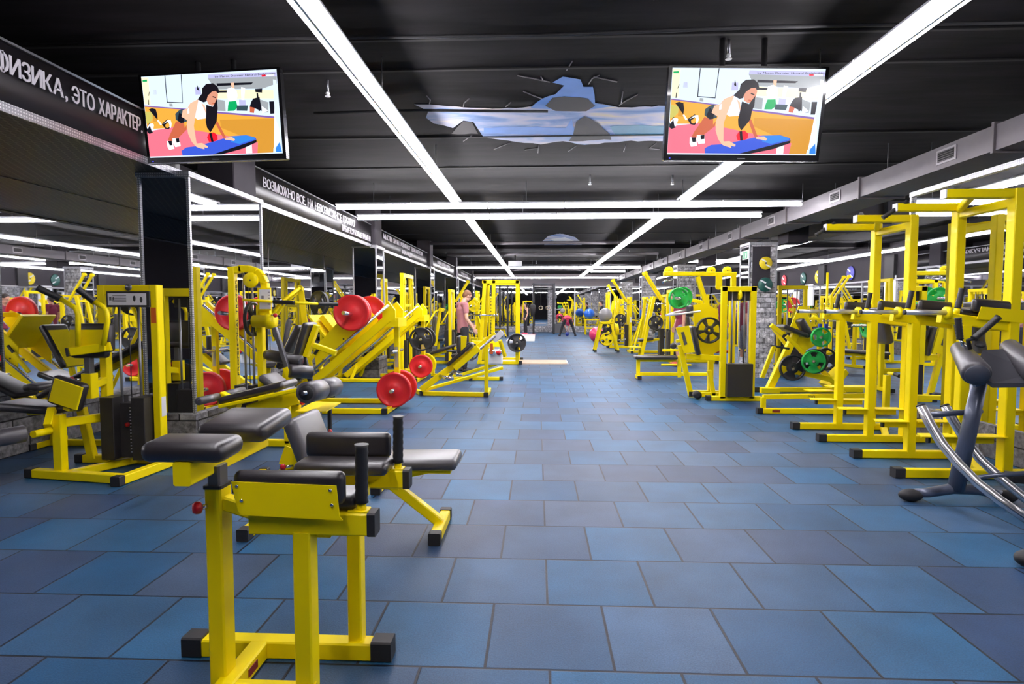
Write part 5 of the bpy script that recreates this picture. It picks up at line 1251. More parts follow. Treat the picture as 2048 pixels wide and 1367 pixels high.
def lever_machine(label, group='lever machines with raised twin arms'):
    """A-shaped slanted frame with two long parallel lever arms rising to -x"""
    t = T('lever_machine', label, 'exercise machine', (0, 0, 0), group)
    for s in (-1, 1):
        y = s * .3
        t.bar('slanted_upright', (-.45, y * .6, .05), (-.12, y * .6, 1.72), .085, .07); t.bar('upright', (.22, y, .05), (.22, y, 1.78), .08)
        t.bar('lever_arm', (.12, y * .5, 1.62), (-.36, y * .5, 2.36), .07, .055)
        t.add('arm_hub', MB().lathe((-.36, y * .5 - .04, 2.36), (0, 1, 0), [(0, .05), (.08, .05)], 18), YEL)
        t.tube('plate_horn', [(-.15, y * .6, 1.0), (-.15, y * .6 + s * .42, 1.0)], .02, CHR)
        t.bar('base_rail', (-.5, y * .6, .04), (.5, y, .04), .07); t.cap((-.5, y * .6, .042), (-1, 0, 0), .078, .05); t.cap((.5, y, .042), (1, 0, 0), .078, .05)
        t.tube('upper_rod', [(-.1, y, 1.52), (.35, y, 1.52)], .018, CHR)
    t.bar('cross_beam', (.22, -.3, 1.74), (.22, .3, 1.74), .07); t.bar('cross_beam', (-.14, -.2, 1.6), (-.14, .2, 1.6), .07); t.bar('cross_beam', (-.45, -.2, .25), (-.45, .2, .25), .06)
    t.bar('seat_beam', (-.4, 0, .45), (.2, 0, .55), .07); t.pad('seat', (-.32, 0, .52), (.4, .36, .07), BLK, roty(-8)); t.pad('chest_pad', (-.02, 0, .95), (.07, .3, .4), BLK)
    t.box('foot_step', (-.6, 0, .30), (.35, .4, .02)); t.box('weight_stack', (.12, 0, .45), (.12, .3, .75), STACK)
    t.box('white_sticker', (.22, -.342, 1.0), (.05, .003, .18), PAPER)
    return t
def cable_frame(label, group='tall cable frames'):
    t = T('cable_machine', label, 'exercise machine', (0, 0, 0), group)
    for s in (-1, 1):
        t.bar('upright', (s * .62, 0, .04), (s * .45, 0, 2.1), .08); t.bar('upright', (s * .34, .0, .04), (s * .30, 0, 2.1), .06)
        t.bar('foot_bar', (s * .55, -.45, .04), (s * .55, .45, .04), .07); t.cap((s * .55, -.45, .042), (0, -1, 0), .076, .05); t.cap((s * .55, .45, .042), (0, 1, 0), .076, .05)
        t.tube('guide_rod', [(s * .42, 0, .1), (s * .40, 0, 2.05)], .012, STL); t.box('weight_stack', (s * .44, 0, .4), (.10, .2, .6), STACK)
        t.add('pulley_wheel', MB().lathe((s * .38, -.06, 1.95), (0, 1, 0), [(0, .06), (.03, .06)], 18), YEL)
    t.bar('top_beam', (-.5, 0, 2.1), (.5, 0, 2.1), .085); t.bar('cross_beam', (-.3, 0, 1.45), (.3, 0, 1.45), .06); t.bar('base_rail', (-.6, 0, .04), (.6, 0, .04), .07)
    t.tube('cable_handle', [(-.08, -.05, 1.2), (0, -.05, 1.28), (.08, -.05, 1.2), (-.08, -.05, 1.2)], .01, CHR); t.tube('cable', [(0, -.05, 1.28), (0, -.05, 2.05)], .004, CAP, n=6)
    return t
def press_bench(label, group='benches with bar rests'):
    t = T('press_bench', label, 'weight bench', (0, 0, 0), group)
    for s in (-1, 1):
        t.bar('bar_upright', (s * .52, .55, .04), (s * .52, .55, 1.05), .07); t.bar('foot_bar', (s * .52, .25, .04), (s * .52, .85, .04), .065); t.cap((s * .52, .25, .042), (0, -1, 0)); t.cap((s * .52, .85, .042), (0, 1, 0))
        t.box('bar_hook', (s * .52, .5, 1.05), (.06, .10, .06))
    t.bar('cross_beam', (-.52, .55, .35), (.52, .55, .35), .06); t.bar('spine', (0, .5, .36), (0, -.65, .36), .07)
    t.bar('leg', (0, -.6, .36), (0, -.7, .04), .065); t.bar('foot_bar', (-.22, -.7, .04), (.22, -.7, .04), .065); t.cap((-.22, -.7, .042), (-1, 0, 0)); t.cap((.22, -.7, .042), (1, 0, 0))
    t.pad('bench_pad', (0, -.1, .43), (.30, 1.2, .07), BLK)
    t.tube('barbell', [(-1.05, .5, 1.10), (1.05, .5, 1.10)], .015, CHR)
    for s in (-1, 1): t.add('bar_sleeve', MB().lathe((s * .72, .5, 1.10), (s, 0, 0), [(0, .03), (.02, .03), (.02, .025), (.33, .025)], 14), CHR)
    return t
def arm_machine(label, group='standing machines with bent lever arms'):
    t = T('lever_press', label, 'exercise machine', (0, 0, 0), group)
    t.bar('main_column', (0, .3, .04), (0, .15, 1.7), .09); t.bar('base_rail', (0, .6, .04), (0, -.7, .04), .07)
    for y in (-.7, .6):
        t.bar('foot_bar', (-.4, y, .04), (.4, y, .04), .07)
        for s in (-1, 1): t.cap((s * .4, y, .042), (s, 0, 0), .076, .05)
    t.bar('top_beam', (-.35, .15, 1.7), (.35, .15, 1.7), .07)
    for s in (-1, 1):
        t.tube('bent_arm', [(s * .33, .15, 1.7), (s * .42, -.1, 1.5), (s * .45, -.35, 1.15), (s * .30, -.55, 1.05)], .028); t.grip((s * .30, -.55, 1.05), (s * .16, -.58, 1.05), .018)
        t.tube('plate_horn', [(s * .43, -.1, 1.45), (s * .75, -.1, 1.5)], .022, CHR)
        t.bar('diagonal', (s * .35, .55, .05), (0, .2, 1.2), .05)
    t.bar('seat_post', (0, -.4, .04), (0, -.35, .45), .07); t.pad('seat', (0, -.38, .5), (.36, .36, .07), BLK); t.pad('backrest', (0, -.08, .92), (.32, .07, .6), GRYV, rotx(-10))
    return t
K = {}
used = set()
def put(kind, x, y, deg, label, sx=1):
    mk = {'stack': stack_tower, 'lever': lever_machine, 'cable': cable_frame, 'bench': press_bench, 'arm': arm_machine}[kind]
    if kind not in K:
        K[kind] = mk(label).e; r = K[kind]; r.location = (x, y, 0); r.rotation_euler = (0, 0, math.radians(deg)); return r
    r = dup(K[kind], (x, y, 0), math.radians(deg), label); return r
# left side, between pillars and the aisle
put('stack', -2.5, 14.7, -90, 'seated yellow weight machine under the second left pillar, facing the aisle')
put('cable', -2.9, 13.05, 90, 'tall tapered yellow cable frame right behind the second leg press')
put('cable', -3.9, 14.6, 90, 'tall tapered cable frame close to the left mirror beyond the second pillar')
put('stack', -2.45, 16.6, -90, 'seated weight machine behind the man in the pink shirt, nearer the left wall')
put('arm', -3.9, 9.2, -70, 'bent-arm press by the left mirror behind the first leg press')
put('stack', -4.2, 17.0, -90, 'weight machine squeezed against the left mirror, far side of the pink-shirted man')
put('arm', -2.2, 19.6, -90, 'bent-arm press past the third left pillar')
put('lever', -2.9, 21.6, 180, 'twin-arm lever machine past the third left pillar')
put('cable', -2.6, 25.6, 90, 'cable frame past the fourth left pillar')
put('stack', -2.2, 23.0, -90, 'weight machine by the fourth left pillar')
put('bench', -2.2, 28.2, 90, 'press bench near the end wall on the left')
put('lever', -3.0, 31.2, 180, 'lever machine in the far left corner')
# right side of the aisle
put('lever', 3.35, 16.7, 0, 'nearest lever machine with raised twin arms on the right of the aisle')
put('lever', 3.0, 20.9, 0, 'second lever machine with raised twin arms, behind the A-shaped rack')
put('stack', 3.75, 15.3, 90, 'weight machine behind the man in the maroon shirt')
put('arm', 3.5, 18.6, 90, 'bent-arm press between the two twin-arm machines')
put('stack', 3.4, 23.2, 90, 'weight machine behind the second twin-arm machine')
put('lever', 3.4, 25.6, 0, 'farthest twin-arm lever machine on the right of the aisle')
put('cable', 3.3, 28.0, 90, 'cable frame near the end wall on the right')
put('arm', 4.6, 28.9, 90, 'bent-arm press near the end wall on the right')
put('stack', 5.3, 12.9, 180, 'weight machine just beyond the near brick pillar')
put('arm', 6.0, 15.3, 150, 'bent-arm press in the right hall beyond the near brick pillar')
put('bench', 7.1, 13.4, 20, 'press bench in the middle of the right hall')
put('stack', 8.9, 13.0, -90, 'weight machine against the right hall wall, nearest of its row')
put('cable', 8.9, 15.8, 90, 'cable frame against the right hall wall')
put('arm', 7.0, 18.3, 100, 'bent-arm press in the right hall, middle row')
put('lever', 9.2, 18.8, 180, 'twin-arm lever machine against the right hall wall')
put('stack', 5.4, 19.6, 0, 'weight machine in the right hall behind the third brick pillar')
put('stack', 7.6, 21.9, 90, 'weight machine under the crosswise light of the right hall')
put('bench', 5.6, 22.6, 0, 'press bench in the right hall beyond the crosswise light')
put('arm', 9.2, 22.6, -90, 'bent-arm press under the blue disc in the right hall')
put('cable', 6.2, 25.6, 0, 'cable frame standing across the right hall')
put('lever', 8.6, 25.9, 180, 'twin-arm lever machine under the yellow disc in the right hall')
put('stack', 6.6, 27.9, 0, 'weight machine in the far part of the right hall')
put('arm', 8.0, 29.2, 90, 'bent-arm press in the far part of the right hall')
put('bench', 8.4, 10.3, 10, 'press bench in the right hall level with the near brick pillar')
put('bench', 6.3, 9.6, 0, 'press bench seen between the pull-up stands')
put('arm', 8.7, 7.6, -90, 'bent-arm press by the right hall wall, level with the pull-up stands')
for k, (x, y, z, ax, m, r, lab) in enumerate((
    (-4.3, 9.05, 1.47, (.5, 1, 0), GRN, .2, 'green plate on the bent-arm press by the left mirror'),
    (-3.5, 9.35, 1.47, (.5, 1, 0), PBLK, .2, 'black plate on the bent-arm press by the left mirror'),
    (-2.05, 19.05, 1.47, (0, 1, 0), YEL, .2, 'yellow plate on the bent-arm press past the third left pillar'),
    (3.6, 18.05, 1.47, (0, 1, 0), PBLK, .2, 'black plate on the bent-arm press between the twin-arm machines'),
    (6.65, 15.7, 1.47, (1, .5, 0), RED, .2, 'red plate on the bent-arm press beyond the near brick pillar'),
    (5.5, 15.05, 1.47, (1, .5, 0), RED, .2, 'second red plate on the bent-arm press beyond the near brick pillar'),
    (3.2, 16.15, 1.0, (0, 1, 0), PBLK, .2, 'black plate on the nearest twin-arm machine'),
    (2.85, 20.45, 1.0, (0, 1, 0), PBLK, .2, 'black plate on the second twin-arm machine'),
    (7.2, 17.7, 1.47, (0, 1, 0), GRN, .2, 'green plate in the middle row of the right hall'))):
    plate(V((x, y, z)), ax, lab, r=r, m=m)
for k, (x, y, deg, m, lab) in enumerate(((7.1, 13.4, 20, YEL, 'yellow plate on the barbell of the middle right hall bench'), (6.3, 9.6, 0, GRN, 'green plate on the bench seen between the pull-up stands'), (8.4, 10.3, 10, PBLK, 'black plate on the bench level with the near brick pillar'), (5.6, 22.6, 0, RED, 'red plate on the barbell beyond the crosswise light'))):
    for s in (-1, 1):
        a = math.radians(deg); lx, ly = s * .8, .5
        plate(V((x + lx * math.cos(a) - ly * math.sin(a), y + lx * math.sin(a) + ly * math.cos(a), 1.10)), (math.cos(a), math.sin(a), 0), lab + (', on its right end' if s > 0 else ', on its left end'), r=.2, m=m)

t = T('incline_board', 'short sloping black board on yellow legs between the second leg press and the pink-shirted man', 'weight bench', (-2.1, 12.0, 0))
a, b = at(862, 706, 11.95), at(912, 689, 11.95); d = b - a; ang = -math.degrees(math.atan2(d.z, d.x))
t.pad('board', (a + b) / 2, (d.length, .3, .06), BLK, roty(ang)); t.bar('spine', a - V((0, 0, .06)), b - V((0, 0, .06)), .05)
t.bar('leg', b - V((.06, 0, .05)), V((b.x - .02, 11.95, .03)), .05, m=CAP); t.bar('leg', a + V((.05, 0, -.05)), V((a.x + .05, 11.95, .03)), .05); t.bar('base_rail', V((a.x, 11.95, .03)), V((b.x, 11.95, .03)), .05)

# ================================================================== black rig by the end wall, box, rings
RIG = mat('black_rig_steel', srgb(26, 26, 32), .45)
t = T('pull_up_rig', 'black steel pull-up rig in front of the brick column at the end', 'pull-up rig', (.3, 32, 0))
x0, x1 = at(1067, 600, 32).x, at(1108, 600, 32).x
for x in (x0, x1):
    for y in (32.0, 33.2): t.bar('post', (x, y, 0), (x, y, 2.75), .10, m=RIG)
for y in (32.0, 33.2): t.bar('crossbar', (x0, y, 2.7), (x1, y, 2.7), .08, m=RIG); t.tube('pull_up_bar', [(x0, y, 2.45), (x1, y, 2.45)], .03, RIG)
for x in (x0, x1): t.bar('side_beam', (x, 32, 2.7), (x, 33.2, 2.7), .08, m=RIG)
xr = at(1082, 615, 32).x
for k, x in enumerate((xr, xr + .42)):
    r_ = T('gymnastic_ring', ('wooden ring hanging on a strap from the black rig, left one', 'wooden ring hanging on a strap from the black rig, right one')[k], 'gymnastic ring', (x, 32.6, 1.4))
    r_.tube('strap', [(x, 32.6, 2.7), (x, 32.6, 1.52)], .012, CAP, n=6)
    r_.tube('ring', [V((x + .10 * math.cos(a), 32.6, 1.42 + .10 * math.sin(a))) for a in [2 * PI * q / 16 for q in range(17)]], .016, mat('pale_wood', srgb(215, 195, 165), .5), n=8)
for k in range(4):
    x = -2.5 + k * .34
    t = T('suspension_post', ('black rack post farthest left behind the power rack', 'second black rack post behind the power rack', 'third black rack post behind the power rack', 'black rack post nearest the aisle behind the power rack')[k], 'rack post', (x, 27.2 + k * .7, 0))
    t.bar('post', (x, 27.2 + k * .7, 0), (x, 27.2 + k * .7, 2.6), .10, m=RIG); t.box('foot_plate', (x, 27.2 + k * .7, .01), (.3, .3, .02), RIG)
    t.bar('arm', (x, 27.2 + k * .7, 2.4), (x, 26.8 + k * .7, 2.4), .06, m=RIG)
t = T('punch_bag', 'black heavy bag shape hanging on the left rig post by the woman', 'punch bag', (x0 - .05, 31.85, 1.0))
t.add('bag_body', MB().lathe((x0 - .05, 31.62, .95), (0, 0, 1), [(0, .04), (.05, .10), (.4, .14), (.6, .15), (.68, .08)], 20), CAP); t.tube('chain', [(x0 - .05, 31.62, 1.6), (x0 - .05, 31.62, 2.65)], .01, STL, n=6)
t.bar('hanging_arm', (x0, 32, 2.65), (x0 - .05, 31.58, 2.65), .04, m=RIG)
o = MB().box((1.25, 33.9, .26), (.75, .6, .52), ch=.015).build('step_box', mat('dark_grey_box', srgb(88, 88, 92), .6)); tag(o, 'dark grey step box on the floor before the end wall', 'step box')

# ================================================================== coloured discs and signs
def wall_disc(y, z, m, label, tick=False, x=10.985, r=.25, ax=(-1, 0, 0)):
    t = T('wall_disc', label, 'wall disc', (x, y, z))
    A = V(ax)
    t.add('disc', MB().lathe((x, y, z), A, [(0, r), (.02, r), (.028, r * .97), (.028, .02)], 40), m)
    sd = A.cross(V((0, 0, 1)))
    for s in (-1, 1):
        c = V((x, y, z)) + A * .031 + sd * (.33 * r * s) + V((0, 0, s * .42 * r))
        R = Matrix((sd, V((0, 0, 1)), A)).transposed() @ rotz(28)
        t.add('lettering_bar', MB().box(c, (r * .85, r * .2, .004), R, .001), WHT)
    t.add('centre_hole', MB().lathe(V((x, y, z)) + A * .029, A, [(0, .022), (.003, .022)], 14), INK)
YD = mat('yellow_disc', srgb(225, 200, 30), .5); BD = mat('blue_disc', srgb(50, 50, 140), .5); GD = mat('dark_green_disc', srgb(20, 75, 70), .5); RD = mat('red_disc', srgb(205, 50, 65), .5)
for y, m, lab in ((26.9, RD, 'red plate-shaped disc high on the right hall wall'), (25.0, GD, 'dark green disc just right of the red one on the hall wall'), (23.7, YD, 'yellow disc high on the right hall wall'), (21.3, BD, 'dark blue disc high on the right hall wall'), (18.0, GD, 'dark green disc nearest on the right hall wall'), (15.0, YD, 'yellow disc nearest the viewer on the right hall wall'), (12.2, BD, 'blue disc hidden behind the pull-up stands on the right hall wall'), (9.8, RD, 'red disc on the right hall wall beside the mirrored pier')):
    wall_disc(y, 2.62, m, lab)
wall_disc(11.87, at(1531, 526, 11.87).z, YD, 'yellow disc at the top of the near brick pillar', x=at(1531, 526, 11.87).x, r=.125, ax=(0, -1, 0))
wall_disc(11.87, at(1530, 569, 11.87).z, GD, 'dark green disc on the near brick pillar below the yellow one', x=at(1530, 569, 11.87).x, r=.14, ax=(0, -1, 0))
t = T('exit_sign', 'small green and white running-man exit sign on the near brick pillar', 'exit sign', (4.16, 12.12, 2.45))
t.box('sign_frame', (4.165, 12.12, 2.45), (.012, .30, .17), WHT)
t.box('sign_face', (4.157, 12.12, 2.45), (.006, .27, .14), mat('exit_green', srgb(0, 110, 70), .4, emit=srgb(0, 140, 90), strength=.6))
mb = MB(); x = 4.152
for a_, b_ in (((12.16, 2.47), (12.14, 2.44)), ((12.14, 2.44), (12.17, 2.40)), ((12.14, 2.44), (12.11, 2.41)), ((12.16, 2.47), (12.12, 2.48)), ((12.16, 2.47), (12.19, 2.455))): mb.bar((x, a_[0], a_[1]), (x, b_[0], b_[1]), .012, .004, ch=.001)
mb.lathe((x, 12.155, 2.493), (-1, 0, 0), [(0, .012), (.002, .012)], 12); mb.box((x, 12.05, 2.44), (.003, .05, .09), ch=.001)
t.add('running_figure', mb, WHT)
for k, (y, z0, z1, w) in enumerate(((24.4, 1.5, 2.35, .7), (25.6, 1.5, 2.1, .5), (18.9, 1.6, 2.4, .6), (17.9, 1.7, 2.3, .4))):
    o = MB().box((10.952, y, (z0 + z1) / 2), (.03, w, z1 - z0), ch=.003).build('notice_board', WHT)
    tag(o, ('tall white notice board under the green disc of the right hall', 'shorter white notice board left of the tall one', 'white notice board seen between the pull-up stands', 'narrow white board beside the one between the pull-up stands')[k], 'notice board')
# ceiling bits
for k, (px, py) in enumerate(((655, 160), (1180, 350), (1458, 80), (1345, 350), (1072, 520))):
    p = ceil_pt(px, py)
    t = T('sprinkler', ('sprinkler beside the left light line', 'sprinkler under the mural middle', 'sprinkler above the right television', 'sprinkler before the right light line', 'sprinkler in the far ceiling', 'sprinkler over the right hall')[k], 'sprinkler', p)
    t.tube('pipe_drop', [p + V((0, 0, .03)), p - V((0, 0, .10))], .012, STL, n=8); t.add('head', MB().lathe(p - V((0, 0, .10)), (0, 0, -1), [(0, .012), (.02, .02), (.03, .008), (.04, .025), (.044, .025)], 12), WHT)
t = T('projector', 'white boxed unit hung from the ceiling near the third cross light', 'ceiling unit', (-.8, 22.5, 3.1))
t.box('case', (-.85, 22.6, 3.08), (.5, .4, .2), HOUS); t.tube('pole', [(-.85, 22.6, 3.18), (-.85, 22.6, CEIL + .03)], .03, CAP)
for k, (pts, lab) in enumerate((([(-4, 4.45), (-2, 4.38), (0, 4.47), (1.6, 4.36), (4.2, 4.42)], 'black cable sagging along the ceiling in front of the mural'), ([(-2.3, 6.1), (-1.2, 6.0), (.1, 6.15)], 'short black cable on the ceiling left of the mural'))):
    P = [V((x, y, CEIL - .03 - .02 * (i % 2))) for i, (x, y) in enumerate(pts)]
    o = MB().tube(P, .014, 8).build('ceiling_cable', CAP); tag(o, lab, 'cable')

# ================================================================== people
def limb(mb, pts, radii, n=14):
    """tapered limb with round ends"""
    pts = [V(q) for q in pts]; mb.tube(pts, radii, n)
    for q, r in zip(pts, radii): mb.ell(q, (r, r, r), nu=12, nv=8)
def trunk(mb, pts, radii, n=20):
    """radii = (depth, width) pairs; width runs along y"""
    pts = [V(q) for q in pts]; loops = []
    for i, q in enumerate(pts):
        d = (pts[min(i + 1, len(pts) - 1)] - pts[max(i - 1, 0)]).normalized(); sd = V((0, 1, 0)); fw = sd.cross(d).normalized()
        loops.append([q + fw * math.cos(a) * radii[i][0] + sd * math.sin(a) * radii[i][1] for a in [2 * PI * k / n for k in range(n)]])
    mb.prism(loops, True, True)
def fused(name, mb, m, parent, vox):
    """shapes fused into one continuous surface"""
    o = mb.build(name, m, parent)
    rm = o.modifiers.new('Remesh', 'REMESH'); rm.mode = 'VOXEL'; rm.voxel_size = vox; rm.use_smooth_shade = True
    sm = o.modifiers.new('Smooth', 'SMOOTH'); sm.factor = .5; sm.iterations = 3
    return o
def person(label, loc, deg, J, shirt, pants, hairm, skinm, shoe, sleeve=.5, short=False, tank=False, hair='short', h=1.0, fine=.011):
    """J: joints in local metres, facing +x"""
    e = bpy.data.objects.new('person', None); C.objects.link(e); e.location = loc; e.rotation_euler = (0, 0, math.radians(deg)); e.scale = (h, h, h); tag(e, label, 'person')
    g = {k: V(v) for k, v in J.items()}
    hd = g['head']; up = (hd - g['neck']).normalized(); fw = g.get('face', V((1, 0, 0))).normalized()
    sdh = up.cross(fw).normalized(); fw = sdh.cross(up).normalized()
    RH = Matrix((fw, sdh, up)).transposed()
    b = MB()
    trunk(b, [g['pelvis'] - (g['spine'] - g['pelvis']) * .4, g['pelvis'], g['spine'], g['chest'], g['chest'].lerp(g['neck'], .75)], [(.08, .12), (.095, .145), (.08, .12), (.095, .145), (.06, .09)])
    limb(b, [g['chest'].lerp(g['neck'], .6), g['neck'], g['neck'].lerp(hd, .6)], [.07, .055, .052])
    b.ell(hd + up * .045 - fw * .006, (.095, .076, .088), RH); b.ell(hd + fw * .025 - up * .035, (.066, .058, .062), RH)     # skull and jaw
    b.ell(hd + fw * .100 + up * .012, (.016, .011, .020), RH)
    for s in (-1, 1): b.ell(hd + sdh * s * .078 + up * .012, (.018, .010, .03), RH)
    for s in ('L', 'R'):
        S, E_, W_ = g['sho' + s], g['elb' + s], g['wri' + s]
        limb(b, [g['chest'].lerp(g['neck'], .6), S], [.06, .055]); limb(b, [S, S.lerp(E_, .45), E_, E_.lerp(W_, .35), W_], [.054, .047, .037, .040, .026])
        hv = (g['hand' + s] - W_).normalized(); sd = hv.cross(V((0, 1, 0))); sd = sd.normalized() if sd.length > .1 else V((1, 0, 0)); nn = hv.cross(sd)
        RM = Matrix((sd, nn, hv)).transposed(); b.ell(W_ + hv * .055, (.040, .017, .055), RM)
        inw = V((0, -1 if s == 'L' else 1, 0)); inw = (inw - hv * inw.dot(hv)).normalized()
        for o_, l_ in ((-.028, .060), (-.010, .074), (.009, .070), (.027, .056)):
            a0 = W_ + hv * .09 + sd * o_; a1 = a0 + hv * l_ * .5 + sd * o_ * .15 + inw * .006; a2 = a0 + hv * l_ * .92 + sd * o_ * .2 + inw * .024
            limb(b, [a0, a1, a2], [.0100, .0095, .0085], 8)
        limb(b, [W_ + hv * .03 + sd * .028, W_ + hv * .065 + sd * .052 + inw * .01, W_ + hv * .095 + sd * .056 + inw * .02], [.013, .0115, .0095], 8)
        H_, K_, A_ = g['hip' + s], g['kne' + s], g['ank' + s]
        limb(b, [H_, H_.lerp(K_, .5), K_, K_.lerp(A_, .35), A_], [.085, .072, .052, .054, .034])
    fused('body', b, skinm, e, fine)
    b = MB(); q0 = g['pelvis'] - (g['spine'] - g['pelvis']).normalized() * (.04 if tank else .10)
    trunk(b, [q0, g['pelvis'], g['spine'], g['spine'].lerp(g['chest'], .6), g['chest'], g['chest'].lerp(g['neck'], .62)], [(.118, .165), (.115, .162), (.105, .145), (.118, .165), (.118, .170), (.082, .105)] if not tank else [(.105, .155), (.105, .155), (.092, .130), (.108, .150), (.105, .148), (.07, .07)])
    for s in ('L', 'R'):
        S, E_ = g['sho' + s], g['elb' + s]
        limb(b, [g['chest'].lerp(g['neck'], .55), S], [.076, .070] if not tank else [.068, .045])
        if not tank: limb(b, [S, S.lerp(E_, sleeve * .6), S.lerp(E_, sleeve)], [.070, .066, .062])
    fused('shirt', b, shirt, e, fine)
    b = MB()
    trunk(b, [g['pelvis'] - (g['spine'] - g['pelvis']) * .5, g['pelvis'], g['pelvis'].lerp(g['spine'], .25)], [(.10, .14), (.112, .158), (.108, .150)])
    for s in ('L', 'R'):
        H_, K_, A_ = g['hip' + s], g['kne' + s], g['ank' + s]
        if short: limb(b, [H_, H_.lerp(K_, .5), K_.lerp(A_, .06)], [.105, .098, .088])
        else: limb(b, [H_, H_.lerp(K_, .5), K_, K_.lerp(A_, .4), A_ + V((0, 0, .03))], [.098, .084, .064, .066, .048])
    fused('shorts' if short else 'trousers', b, pants, e, fine)
    mb = MB(); mb.ell(hd + up * .062 - fw * .022, (.096, .086, .088), RH); mb.ell(hd + up * .02 - fw * .055, (.055, .076, .075), RH)
    if hair == 'long': mb.ell(hd - fw * .07 - up * .07, (.05, .07, .13), RH)
    fused('hair', mb, hairm, e, .012)
    mb = MB()
    for s in (-1, 1): mb.ell(hd + fw * .083 + sdh * s * .030 + up * .028, (.008, .012, .007), RH)
    mb.build('eyes', INK, e)
    mb = MB(); mb.ell(hd + fw * .089 - up * .036, (.008, .022, .006), RH); mb.build('mouth', mat('lips', srgb(190, 110, 100), .5), e)
    for s in ('L', 'R'):
        mb = MB(); a, b = g['ank' + s], g['toe' + s]; d = (b - a); d.z = 0; yaw = math.atan2(d.y, d.x)
        mb.ell(a.lerp(b, .45) + V((0, 0, -(a.z + b.z) / 2 + .045)) if a.z < .2 else a.lerp(b, .5), (.14, .05, .048), Matrix.Rotation(yaw, 3, 'Z'))
        mb.build('shoe', shoe, e)
    return e
STAND = dict(pelvis=(0, 0, .97), spine=(-.01, 0, 1.15), chest=(-.01, 0, 1.36), neck=(.01, 0, 1.53), head=(.03, 0, 1.64), shoL=(-.01, .19, 1.46), shoR=(-.01, -.19, 1.46), elbL=(-.03, .25, 1.18), elbR=(-.03, -.25, 1.18), wriL=(.06, .25, .95), wriR=(.06, -.25, .95), handL=(.09, .25, .86), handR=(.09, -.25, .86), hipL=(0, .10, .92), hipR=(0, -.10, .92), kneL=(.02, .12, .5), kneR=(.02, -.12, .5), ankL=(-.01, .13, .08), ankR=(-.01, -.13, .08), toeL=(.16, .15, .035), toeR=(.16, -.15, .035))
def pose(**k): d = dict(STAND); d.update(k); return d
HB = mat('light_brown_hair', srgb(125, 85, 60), .6); HD = mat('dark_hair', srgb(40, 30, 28), .6); SK2 = mat('tan_skin', srgb(205, 150, 125), .55)
BLKC = mat('black_cloth', srgb(32, 32, 38), .8); PNK = mat('dusty_pink_cloth', srgb(178, 118, 124), .85, noise=.06, nscale=8); MAR = mat('maroon_cloth', srgb(120, 35, 60), .85); GRC = mat('grey_patterned_cloth', srgb(125, 125, 135), .85, noise=.35, nscale=30); REDC = mat('coral_cloth', srgb(205, 60, 90), .85); SHB = mat('black_shoe', srgb(30, 30, 34), .6); SHR = mat('red_shoe', srgb(190, 70, 60), .6)
person('man in a dusty pink T-shirt and black trousers looking down beside the power rack', (-1.62, 12.75, 0), 28,
       pose(neck=(.02, 0, 1.53), head=(.09, 0, 1.635), face=(1, 0, -.35), elbR=(-.01, -.26, 1.17), wriR=(.15, -.25, .95), handR=(.21, -.24, .87), elbL=(.02, .25, 1.2), wriL=(.22, .18, 1.04), handL=(.3, .15, 1.0)), PNK, BLKC, HB, SKIN, SHB, sleeve=.5, fine=.0055)
person('person in maroon T-shirt and grey patterned shorts standing behind the low bench', (3.42, 14.3, 0), 185, pose(chest=(.05, 0, 1.34), neck=(.09, 0, 1.5), head=(.14, 0, 1.61), elbL=(.0, .26, 1.15), wriL=(.02, .26, .9), handL=(.03, .26, .82), kneL=(.10, .12, .5), ankL=(.05, .13, .08), toeL=(.22, .15, .035)), MAR, GRC, HD, SK2, SHR, short=True)
person('man in maroon T-shirt and knee-length shorts walking between machines in the right hall', (5.75, 18.6, 0), 0, pose(kneL=(.16, .12, .52), ankL=(.10, .12, .10), toeL=(.26, .13, .04), kneR=(-.06, -.12, .5), ankR=(-.3, -.12, .14), toeR=(-.18, -.12, .04)), MAR, GRC, HD, SK2, SHR, short=True)
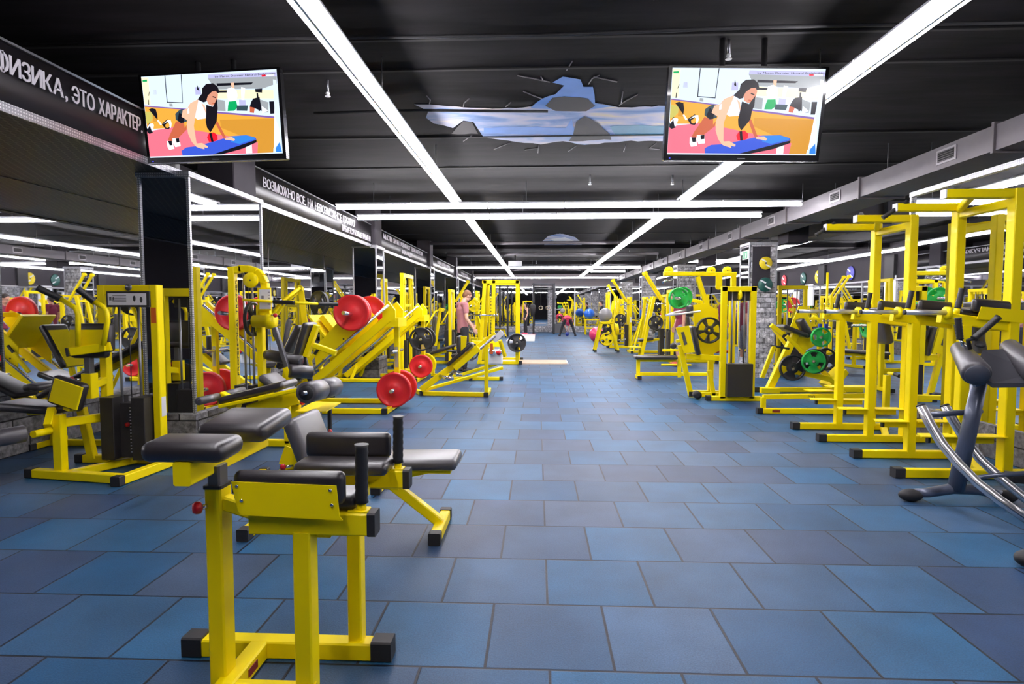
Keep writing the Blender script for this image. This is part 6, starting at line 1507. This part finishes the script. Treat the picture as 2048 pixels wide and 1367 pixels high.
person('woman in black tank top and leggings with hair tied back, standing near the end wall', (-.62, 31.2, .024), 200, pose(hipL=(0, .09, .92)), BLKC, BLKC, HD, SKIN, mat('pink_shoe', srgb(235, 90, 120), .6), tank=True, hair='long', h=.93)
BEND = dict(pelvis=(-.12, 0, .88), spine=(.02, 0, .95), chest=(.22, 0, .93), neck=(.40, 0, .86), head=(.50, 0, .80), face=(.5, 0, -1), shoL=(.30, .18, .88), shoR=(.30, -.18, .88), elbL=(.30, .17, .60), elbR=(.30, -.17, .60), wriL=(.24, .06, .36), wriR=(.24, -.06, .36), handL=(.22, .04, .28), handR=(.22, -.04, .28), hipL=(-.12, .11, .84), hipR=(-.12, -.11, .84), kneL=(0, .26, .47), kneR=(0, -.26, .47), ankL=(-.06, .37, .08), ankR=(-.06, -.37, .08), toeL=(.1, .42, .035), toeR=(.1, -.42, .035))
person('person in coral top and black leggings bending over near the end wall', (1.5, 29.6, 0), 90, BEND, REDC, BLKC, HD, SKIN, SHB, sleeve=.6)
t = T('kettlebell', 'small blue kettlebell between the feet of the bending person', 'kettlebell', (1.5, 29.85, 0))
t.add('bell', MB().ell((1.5, 29.85, .10), (.095, .095, .10)), BLU); t.tube('handle', [V((1.5 + .055 * math.cos(a), 29.85, .19 + .07 * math.sin(a))) for a in [PI * q / 8 for q in range(9)]], .015, BLU, n=8)
person('person in a black T-shirt standing by the far yellow dumbbell stand', (3.3, 30.6, 0), 180, pose(), BLKC, GRC, HD, SK2, SHB)

# ================================================================== light and view
w = bpy.data.worlds.new('world'); bpy.context.scene.world = w; w.use_nodes = True
w.node_tree.nodes['Background'].inputs[0].default_value = (.5, .52, .6, 1); w.node_tree.nodes['Background'].inputs[1].default_value = .3
sc = bpy.context.scene
sc.view_settings.view_transform = 'Standard'; sc.view_settings.look = 'None'; sc.view_settings.exposure = 0.18; sc.view_settings.gamma = 1.0
sc.view_settings.use_curve_mapping = False
sc.cycles.max_bounces = 9; sc.cycles.glossy_bounces = 6; sc.cycles.diffuse_bounces = 4; sc.cycles.use_denoising = True; sc.cycles.sample_clamp_indirect = 8
